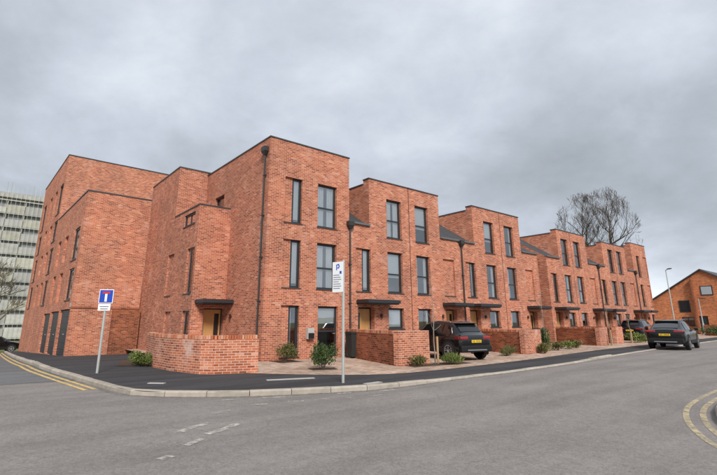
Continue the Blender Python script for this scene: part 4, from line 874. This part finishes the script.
# ------------------------------------------------------------------ cars
def lerp_tab(tab, x):
    for (x0, *a), (x1, *b) in zip(tab[:-1], tab[1:]):
        if x <= x1: t = (x - x0) / (x1 - x0); t = max(0, t); return [p + (q - p) * t for p, q in zip(a, b)]
    return list(tab[-1][1:])
def make_car(name, loc, heading, label, paintm, tab, Ln, axle, wr, sidewin, rearwin, group=None, frontwin=None, belt=0.98, wheel_r=0.345, tailz=0.92, platez=0.78):
    """local x runs from the rear bumper (0) to the nose (Ln); tab rows: x, z_bottom, z_top, half_width, roof_half_width"""
    root = empty(name, loc, heading); tag(root, label, 'car', group)
    def sect(x):
        zb, zt, w, r = lerp_tab(tab, x); be = min(belt + 0.03 * x / Ln, zt - 0.05)
        return [(0, zb), (0.80 * w, zb), (0.965 * w, zb + 0.10), (w, zb + 0.30 * (be - zb)), (w * 1.0, zb + 0.62 * (be - zb)), (0.985 * w, be - 0.05), (0.955 * w, be), (r, zt - 0.075 if zt - be > 0.2 else be + (zt - be) * 0.5), (0.88 * r, zt - 0.018), (0, zt)]
    xs = sorted(set([0, 0.02, 0.06, 0.12] + [Ln * i / 44 for i in range(1, 44)] + [Ln - 0.10, Ln - 0.04, Ln - 0.01, Ln]))
    mb = MB(); n = 10
    ring = lambda x: [(x, y, z) for y, z in sect(x)] + [(x, -y, z) for y, z in sect(x)[8:0:-1]]
    m = 18
    for x in xs: mb.v += ring(x)
    for i in range(len(xs) - 1):
        for j in range(m): a = i * m + j; b = i * m + (j + 1) % m; mb.f.append((a, a + m, b + m, b)); mb.m.append(0)
    mb.f.append(tuple(range(m))); mb.m.append(0); mb.f.append(tuple((len(xs) - 1) * m + j for j in range(m))[::-1]); mb.m.append(0)
    body = mb.build('body', paintm, root, smooth=True)
    bm = bmesh.new(); bm.from_mesh(body.data); bmesh.ops.recalc_face_normals(bm, faces=bm.faces); bm.to_mesh(body.data); bm.free()
    md = body.modifiers.new('smooth', 'SUBSURF'); md.levels = 1; md.render_levels = 1
    def patch(nm, x0, x1, k0, t0, k1, t1, mat, off=0.014, nx=14, sides=(1, -1), taper=None, cuts=None):
        for s in sides:
            p = MB()
            def P(x, t, idx):
                S = sect(x); lo = Vector(S[k0]).lerp(Vector(S[k0 + 1]), t0); hi = Vector(S[k1]).lerp(Vector(S[k1 + 1]), t1); q = lo.lerp(hi, t)
                d = (hi - lo).normalized(); nrm = Vector((d.y, -d.x));
                if nrm.x < 0 and nrm.y < 0: nrm = -nrm
                q = q + nrm * off; return (x, s * q.x, q.y)
            ny = 4
            for i in range(nx):
                for j in range(ny):
                    f = lambda i_, j_: P((x0 + (x1 - x0) * i_ / nx) if not taper else (lambda a, b: a + (b - a) * i_ / nx)(x0 + taper[0] * j_ / ny, x1 - taper[1] * j_ / ny), j_ / ny, 0)
                    q = [f(i, j), f(i + 1, j), f(i + 1, j + 1), f(i, j + 1)]
                    p.poly(q if s > 0 else q[::-1])
            p.build(nm, mat, body, smooth=True)
    for (a, b, ta, tb) in sidewin: patch('side_window', a, b, 6, 0.14, 6, 0.90, 'carglass', taper=(ta, tb))
    def toppatch(nm, x0, x1, mat, off=0.012, frac=0.86):
        p = MB(); nx = 10
        def P(x, t):
            S = sect(x); w = S[8][0] * frac / 0.88; z = S[9][1] + (S[8][1] - S[9][1]) * (abs(t) ** 2); return Vector((x, w * t, z))
        sl = math.atan2(sect(x1)[9][1] - sect(x0)[9][1], x1 - x0); o = Vector((-math.sin(sl), 0, math.cos(sl))) * off
        for i in range(nx):
            for j in range(8):
                xa, xb = x0 + (x1 - x0) * i / nx, x0 + (x1 - x0) * (i + 1) / nx; ta, tb = -1 + j / 4, -1 + (j + 1) / 4
                p.poly([P(xa, ta) + o, P(xb, ta) + o, P(xb, tb) + o, P(xa, tb) + o])
        p.build(nm, mat, body, smooth=True)
    toppatch('rear_window', *rearwin, 'carglass')
    if frontwin: toppatch('windscreen', *frontwin, 'carglass')
    w0 = lerp_tab(tab, 0.06)[2]
    for s in (1, -1):
        t = MB(); y0, y1 = s * w0 * 0.50, s * (w0 * 0.99); a, b = min(y0, y1), max(y0, y1)
        t.v = []; zz = tailz
        pts = [(-0.022, a), (-0.022, b), (0.05, b + 0.012 * s if s > 0 else b), (0.05, a if s > 0 else a - 0.012)]
        t.box(0.0, 0.12, a, b, zz - 0.06, zz + 0.05)
        lp = t.build('tail_light', 'tail', root); bv = lp.modifiers.new('bevel', 'BEVEL'); bv.width = 0.025; bv.segments = 3
        c = MB(); c.box(0.05, 0.32, s * (lerp_tab(tab, 0.2)[2] * 0.985) - 0.012, s * (lerp_tab(tab, 0.2)[2] * 0.985) + 0.014, zz - 0.05, zz + 0.04); c.build('side_lamp', 'tail', lp)
    bp = MB(); zb = lerp_tab(tab, 0.1)[0]
    bp.box(-0.05, 0.30, -w0 * 0.99, w0 * 0.99, zb - 0.02, zb + 0.24); bo = bp.build('rear_bumper', 'plastic', root); bv = bo.modifiers.new('bevel', 'BEVEL'); bv.width = 0.05; bv.segments = 3
    tr = MB(); tr.box(-0.058, -0.03, -w0 * 0.62, w0 * 0.62, zb + 0.04, zb + 0.09); tr.build('bumper_trim', 'chrome', bo)
    pt = MB(); pt.box(-0.030, -0.012, -0.26, 0.26, platez - 0.055, platez + 0.055); po = pt.build('number_plate', 'plate', root)
    for k in range(7):
        if k == 4: continue
        cc = MB(); yy = -0.19 + k * 0.063; cc.box(-0.034, -0.031, yy - 0.012, yy + 0.012, platez - 0.032, platez + 0.032); cc.build('plate_mark', 'plastic', po)
    ra, rb = rearwin[1] + 0.25, rearwin[1] + 1.75
    for s in (1, -1):
        rl = MB(); yy = s * lerp_tab(tab, (ra + rb) / 2)[3] * 0.93; z = lerp_tab(tab, (ra + rb) / 2)[1]
        rl.tube([(ra, yy, z - 0.07), (ra + 0.1, yy, z - 0.012), (rb - 0.1, yy, z - 0.012), (rb, yy, z - 0.07)], 0.016, 6); rl.build('roof_rail', 'chrome', root)
        mi = MB(); mw = lerp_tab(tab, Ln * 0.66)[2]; mi.box(Ln * 0.655, Ln * 0.655 + 0.10, s * (mw + 0.10) - 0.09, s * (mw + 0.10) + 0.09, 1.00, 1.15); mo = mi.build('door_mirror', paintm, root); bv = mo.modifiers.new('bevel', 'BEVEL'); bv.width = 0.03; bv.segments = 2
    sp_ = MB(); rt = rearwin[1]; zt = lerp_tab(tab, rt)[1]; r_ = lerp_tab(tab, rt)[3]
    sp_.box(rt - 0.16, rt + 0.12, -r_ * 0.9, r_ * 0.9, zt - 0.005, zt + 0.025); so_ = sp_.build('roof_spoiler', paintm, root); bv = so_.modifiers.new('bevel', 'BEVEL'); bv.width = 0.012; bv.segments = 2
    for s in (1, -1):
        cl_ = MB(); xa, xb = axle[0] + 0.40, axle[1] - 0.40; wy = lerp_tab(tab, 2)[2]
        cl_.box(xa, xb, s * wy - 0.03, s * wy + 0.02, zb - 0.03, zb + 0.12); cl_.build('sill_trim', 'plastic', root)
        for xd in (axle[0] + 0.95, axle[0] + 1.85):
            hd = MB(); hd.box(xd - 0.10, xd + 0.10, s * wy * 0.99 - 0.02, s * wy * 0.99 + 0.03, 0.86, 0.885); hd.build('door_handle', paintm, root)
    for ax in axle:
        for s in (1, -1):
            wv = lerp_tab(tab, ax)[2]; ar = MB(); nn = 24
            pts = [(ax + (wheel_r + 0.085) * math.cos(2 * math.pi * i / nn), (wheel_r + 0.085) * math.sin(2 * math.pi * i / nn) + wheel_r) for i in range(nn)]
            pts = [(x, max(z, 0.20)) for x, z in pts]
            yo, yi = s * (wv + 0.006), s * (wv - 0.25)
            ar.poly([(x, yo, z) for x, z in (pts if s < 0 else pts[::-1])])
            for i in range(nn):
                a, b = pts[i], pts[(i + 1) % nn]; ar.poly([(a[0], yo, a[1]), (b[0], yo, b[1]), (b[0], yi, b[1]), (a[0], yi, a[1])])
            ar.build('wheel_arch', 'plastic', root)
            ty = MB(); prof = [(0.62, 0.117), (0.80, 0.122), (0.95, 0.112), (1.0, 0.08), (1.0, -0.07), (0.95, -0.10)]; nn = 28
            for i in range(nn):
                t0, t1 = 2 * math.pi * i / nn, 2 * math.pi * (i + 1) / nn
                for (ra_, ya), (rb_, yb_) in zip(prof[:-1], prof[1:]):
                    A = lambda rr, yy, t: (math.cos(t) * rr * wheel_r, s * yy, math.sin(t) * rr * wheel_r); ty.poly([A(ra_, ya, t0), A(ra_, ya, t1), A(rb_, yb_, t1), A(rb_, yb_, t0)])
            wh = ty.build('wheel', 'tyre', root, (ax, s * (wv - 0.098), wheel_r), smooth=True)
            rm_ = MB()
            for i in range(5):
                t = 2 * math.pi * i / 5 + 0.3
                for o_ in (-0.16, 0.16):
                    A = lambda rr, aa, yy: (math.cos(aa) * rr * wheel_r, s * yy, math.sin(aa) * rr * wheel_r)
                    rm_.poly([A(0.12, t + o_ * 2, 0.113), A(0.64, t + o_ * 1.25 - 0.055, 0.116), A(0.64, t + o_ * 1.25 + 0.055, 0.116), A(0.12, t + o_ * 2 + 0.3, 0.113)])
            for i in range(28):
                t0, t1 = 2 * math.pi * i / 28, 2 * math.pi * (i + 1) / 28; rm_.poly([(math.cos(t0) * 0.62 * wheel_r, s * 0.117, math.sin(t0) * 0.62 * wheel_r), (math.cos(t1) * 0.62 * wheel_r, s * 0.117, math.sin(t1) * 0.62 * wheel_r), (math.cos(t1) * 0.67 * wheel_r, s * 0.119, math.sin(t1) * 0.67 * wheel_r), (math.cos(t0) * 0.67 * wheel_r, s * 0.119, math.sin(t0) * 0.67 * wheel_r)])
            rm_.poly([(math.cos(2 * math.pi * i / 12) * 0.15 * wheel_r, s * 0.117, math.sin(2 * math.pi * i / 12) * 0.15 * wheel_r) for i in range(12)])
            rm_.build('rim', 'alloy', wh)
            hb = MB(); hb.poly([(math.cos(2 * math.pi * i / 20) * 0.63 * wheel_r, s * 0.08, math.sin(2 * math.pi * i / 20) * 0.63 * wheel_r) for i in range(20)]); hb.build('wheel_disc', 'plastic', wh)
    return root
SUV = [(0.0, 0.46, 0.90, 0.72, 0.54), (0.03, 0.42, 0.97, 0.79, 0.60), (0.08, 0.38, 1.03, 0.845, 0.64), (0.16, 0.34, 1.07, 0.88, 0.66), (0.28, 0.31, 1.15, 0.90, 0.655), (0.68, 0.28, 1.535, 0.91, 0.62), (0.95, 0.26, 1.595, 0.91, 0.63), (1.9, 0.25, 1.625, 0.91, 0.64), (2.5, 0.25, 1.585, 0.91, 0.62), (3.35, 0.26, 1.10, 0.905, 0.74), (3.6, 0.27, 1.04, 0.90, 0.76), (4.15, 0.30, 0.90, 0.85, 0.70), (4.32, 0.36, 0.78, 0.76, 0.60), (4.38, 0.42, 0.66, 0.66, 0.50)]
suv1 = make_car('parked_car', (15.28, 11.05, 0.012), R(77), 'black SUV parked nose-in on the drive between two low walls', 'black_paint', SUV, 4.38, (0.74, 3.42), 0.35, [(0.62, 1.18, 0.30, 0.0), (1.24, 2.12, 0.0, 0.0), (2.18, 3.25, 0.0, 0.62)], (0.30, 0.64), frontwin=(2.6, 3.3), wheel_r=0.375)
suv1.scale = (0.92, 0.92, 0.93)
COUPE = [(0.0, 0.46, 0.94, 0.74, 0.56), (0.03, 0.42, 1.01, 0.81, 0.62), (0.08, 0.38, 1.06, 0.865, 0.66), (0.16, 0.34, 1.10, 0.90, 0.68), (0.32, 0.32, 1.15, 0.92, 0.68), (1.15, 0.28, 1.52, 0.93, 0.62), (1.6, 0.26, 1.595, 0.935, 0.63), (2.2, 0.25, 1.61, 0.935, 0.64), (2.75, 0.25, 1.56, 0.93, 0.62), (3.6, 0.26, 1.13, 0.925, 0.76), (3.85, 0.27, 1.08, 0.92, 0.78), (4.5, 0.30, 0.95, 0.87, 0.72), (4.68, 0.36, 0.82, 0.78, 0.62), (4.74, 0.42, 0.68, 0.68, 0.52)]
make_car('parked_car', (29.25, 8.95, -0.018), R(7), 'charcoal coupe SUV parked at the kerb on the road', 'grey_paint', COUPE, 4.74, (0.92, 3.80), 0.36, [(0.85, 1.55, 0.45, 0.0), (1.62, 2.45, 0.0, 0.0), (2.52, 3.5, 0.0, 0.65)], (0.34, 1.12), frontwin=(2.85, 3.55), wheel_r=0.37, tailz=0.98, platez=0.80)
make_car('parked_car', (40.0, 14.55, 0.012), R(4), 'dark car mostly hidden behind the low wall and the charcoal SUV', 'navy_paint', SUV, 4.38, (0.86, 3.5), 0.35, [(0.62, 1.18, 0.30, 0.0), (1.24, 2.12, 0.0, 0.0), (2.18, 3.25, 0.0, 0.62)], (0.30, 0.64), frontwin=(2.6, 3.3))
make_car('parked_car', (58.5, 16.2, -0.03), R(60), 'far dark car parked before the orange gabled house', 'navy_paint', COUPE, 4.74, (0.92, 3.80), 0.36, [(0.85, 1.55, 0.45, 0.0), (1.62, 2.45, 0.0, 0.0), (2.52, 3.5, 0.0, 0.65)], (0.34, 1.12), frontwin=(2.85, 3.55))
make_car('parked_car', (-0.6, 57.5, -1.50), R(5), 'far black car at the end of the side street', 'black_paint', SUV, 4.38, (0.86, 3.5), 0.35, [(0.62, 1.18, 0.30, 0.0), (1.24, 2.12, 0.0, 0.0), (2.18, 3.25, 0.0, 0.62)], (0.30, 0.64), frontwin=(2.6, 3.3))

# ------------------------------------------------------------------ small things by the houses
def wheelie_bin(loc, rz, label):
    b = empty('wheelie_bin', loc, rz); tag(b, label, 'bin', 'wheelie bins')
    mb = MB(); lo = [(-0.22, -0.24, 0.06), (0.22, -0.24, 0.06), (0.22, 0.24, 0.06), (-0.22, 0.24, 0.06)]; hi = [(-0.28, -0.32, 0.98), (0.28, -0.32, 0.98), (0.28, 0.32, 0.98), (-0.28, 0.32, 0.98)]
    for i in range(4): mb.poly([lo[i], lo[(i + 1) % 4], hi[(i + 1) % 4], hi[i]])
    mb.poly(lo[::-1]); mb.poly(hi); mb.build('bin_body', 'binmat', b)
    mb = MB(); mb.box(-0.30, 0.30, -0.35, 0.33, 0.985, 1.03); mb.box(-0.26, 0.26, -0.30, 0.28, 1.032, 1.06); mb.build('lid', 'binmat', b)
    for s in (-1, 1):
        mb = MB(); mb.tube([(s * 0.20, 0.24, 0.1), (s * 0.27, 0.24, 0.1)], 0.1, 12); mb.build('wheel', 'tyre', b)
    mb = MB(); mb.tube([(-0.24, 0.37, 0.93), (0.24, 0.37, 0.93)], 0.016, 6); mb.build('handle', 'binmat', b)
wheelie_bin((12.55, 15.2, 0.006), R(-15), 'black wheelie bin beside the first low wall at the corner house')
wheelie_bin((27.6, 15.2, 0.006), R(-5), 'black wheelie bin near the gap between the two rows')

# ------------------------------------------------------------------ far surroundings
M['farglass'] = simple('far_window', (0.24, 0.25, 0.25), 0.35)
tb = empty('tower_block', (-26, 110, -2.0)); tag(tb, 'pale concrete tower block behind the apartment block at the left', 'building')
TW, TZ = 33.0, 29.3; FH = 2.68; NF = 10
mb = MB(); mb.box(0, TW, 0.75, 14, 0, TZ - 0.5); mb.build('wall', 'grey_far', tb)
ws = MB(); ws.box(0, 1.9, -0.05, 0.03, 0, 1.35); wm = ws.mesh('window', 'farglass'); ps = MB(); ps.box(0.1, 0.9, -0.08, -0.052, 0.1, 1.25); pm = ps.mesh('pane', 'darkglass'); cm = MB(); cm.box(-0.08, 1.98, -0.07, -0.005, -0.10, -0.01); cmm = cm.mesh('sill', 'white_far')
for f in range(NF + 1):
    z = 0.3 + f * FH
    mb = MB(); mb.box(-0.2, TW + 0.2, 0.0, 0.748, z - 0.14, z + 0.06); s_ = mb.build('balcony_slab', 'white_far', tb)
    if f < NF:
        mb = MB(); hh = 1.75 if f < NF - 2 else 1.45
        for k in range(7): mb.box(k * 3.0 + 0.03, k * 3.0 + 2.95, -0.05, 0.10, z + 0.062, z + hh)
        mb.build('balustrade', 'white_far', tb)
        for k in range(7, 11):
            mb = MB(); h2 = hh + random.choice((0, 0, 0.25, -0.3)); mb.box(k * 3.0 + 0.03, k * 3.0 + 2.95, -0.05, 0.10, z + 0.062, z + h2); mb.build('balustrade', random.choice(('white_far', 'cream_far', 'grey_far')), tb)
        for k in range(7, 11):
            w_ = link('window', wm, tb, (k * 3.0 + 0.5, 0.73, z + 1.05))
            link('sill', cmm, w_)
        for k in range(12):
            if k < 6: continue
            mb = MB(); mb.box(k * 3.0 - 0.08, k * 3.0 + 0.08, 0.12, 0.745, z + 0.07, z + FH - 0.15); mb.build('divider', 'white_far', tb)
mb = MB(); mb.box(-0.4, TW + 0.4, -0.1, 14.2, TZ - 1.7, TZ - 0.9); mb.build('parapet', 'white_far', tb)
mb = MB()
for x in (26.5, 27.2, 31.0): mb.tube([(x, 3, TZ - 1), (x, 3, TZ + 2.2)], 0.05, 5)
mb.build('aerial', 'galv', tb)
for k in range(22):
    mb = MB(); x = 17.0 + k * 0.75; mb.tube([(x, -0.6, 0), (x, -0.6, TZ - 0.2 + 0.6 * (k % 3))], 0.03, 4); mb.build('scaffold_pole', 'galv', tb)
shrub('hedge', (-3.5, 62, -1.6), 6.0, 0.9, 1.5, 5200, 'leaf_olive', 'olive hedge before the tower block at the end of the side street', 0.28, cat='hedge')
# gabled house at the right
M['palepane'] = simple('pale_far_pane', (0.34, 0.37, 0.40), 0.2)
gh = empty('gabled_house', (70, 10.2, 0)); tag(gh, 'orange brick house with a pitched gable at the far right', 'house')
EV, AP, HY = 3.9, 7.7, 6.0
mb = MB()
def gable(x, y0, y1, ya, zE0, zE1, zA):
    mb.poly([(x, y1, -0.5), (x, y0, -0.5), (x, y0, zE0), (x, ya, zA), (x, y1, zE1)])
facade(mb, (0, 12.2, 0), (0, -1, 0), (1, 0, 0), 0, 12.2, -0.5, 3.6, [(3.2, 4.5, 0.9, 2.0, 0.12), (8.0, 9.4, 0.9, 2.0, 0.12), (5.0, 5.9, 0.0, 2.1, 0.15), (4.1, 5.15, 3.0, 3.6, 0.12)][:3])
mb.poly([(0, 12.2, 3.6), (0, 0, 3.6), (0, 0, 4.0), (0, 6.2, AP), (0, 12.2, 4.0)])
mb.poly([(0, 12.2, -0.5), (9, 12.2, -0.5), (9, 12.2, 4.0), (0, 12.2, 4.0)][::-1]); mb.poly([(0, 0, -0.5), (9, 0, -0.5), (9, 0, 4.0), (0, 0, 4.0)])
mb.poly([(9, 12.2, -0.5), (9, 0, -0.5), (9, 0, 4.0), (9, 6.2, AP), (9, 12.2, 4.0)][::-1])
mb.build('wall', 'far_brick', gh)
mb = MB(); mb.box(0.6, 8.5, 0.5, 11.5, 0, 3.5); mb.build('room_interior', 'room', gh)
for s, (y0, y1) in enumerate(((-0.3, 6.2), (6.2, 12.5))):
    mb = MB(); z0, z1 = (3.85, AP + 0.03) if s == 0 else (AP + 0.03, 3.85)
    for (d, sk) in ((0, 1), (0.14, -1)):
        q = [(-0.25, y0, z0 + d), (9.2, y0, z0 + d), (9.2, y1, z1 + d), (-0.25, y1, z1 + d)]; mb.poly(q if sk < 0 else q[::-1])
    mb.poly([(-0.25, y0, z0), (-0.25, y0, z0 + 0.14), (-0.25, y1, z1 + 0.14), (-0.25, y1, z1)]); mb.build('roof', 'tile', gh)
mb = MB(); mb.box(-0.42, -0.001, 0.2, 7.3, -0.4, 3.2) if False else None
for (u0, z0, w, h_) in ((3.2, 0.9, 1.3, 1.1), (8.0, 0.9, 1.4, 1.1)): window(gh, (0, 12.2 - u0, z0), w, h_, R90, transom=0, mull=1, curt=BL[4])
def surface_window(par, y, z, w, h_, white=False):
    f = MB(); f.box(-0.06, 0.02, y, y + w, z, z + h_); o = f.build('window', 'frame', par)
    p = MB(); p.box(-0.075, -0.062, y + 0.1, y + w - 0.1, z + 0.1, z + h_ - 0.1); p.build('pane', 'palepane' if white else 'darkglass', o)
surface_window(gh, 5.3, 4.6, 1.25, 1.15, True); surface_window(gh, 7.9, 2.6, 1.15, 1.45); surface_window(gh, 3.0, 2.6, 1.0, 1.5)
mb = MB(); mb.box(-0.5, -0.002, 7.2, 7.38, -0.4, 6.6) ; mb.build('brick_fin', 'brick_dark', gh)
d = MB(); d.box(0.10, 0.15, 12.2 - 5.88, 12.2 - 5.02, 0.0, 2.08); d.build('door', 'frame', gh)
wall_run('garden_wall', [(62, 8.5), (61.5, 15)], 1.1, 'low brick wall before the orange gabled house', mat='brick_dark', cope=False)
shrub('hedge', (60.5, 12.4, 0), 0.6, 2.8, 1.0, 1800, 'leaf_dark', 'dark hedge before the orange gabled house', 0.16, cat='hedge')
def lamp_post(loc, H, label, arm):
    l = empty('street_lamp', loc); tag(l, label, 'street lamp', 'street lamps')
    mb = MB(); mb.tube([(0, 0, -0.1), (0, 0, 1.2), (0, 0, 1.25), (0, 0, H)], [0.10, 0.10, 0.065, 0.045], 10); mb.build('post', 'galv', l)
    mb = MB(); mb.tube([(0, 0, H - 0.02), (arm[0] * 0.5, arm[1] * 0.5, H + 0.05), (arm[0], arm[1], H + 0.06)], 0.035, 6); mb.build('arm', 'galv', l)
    mb = MB(); mb.box(-0.12, 0.42, -0.11, 0.11, H + 0.02, H + 0.12); mb.build('lantern', 'pipe', l, (arm[0] * 0.8, arm[1] * 0.8, 0), math.atan2(arm[1], arm[0]))
lamp_post((59, 16.9, 0), 7.0, 'tall street lamp between the terrace end and the gabled house', (-0.5, -0.5))
lamp_post((63, 15.4, 0), 3.9, 'short pale lamp column in front of the gabled house', (0.1, -0.25))
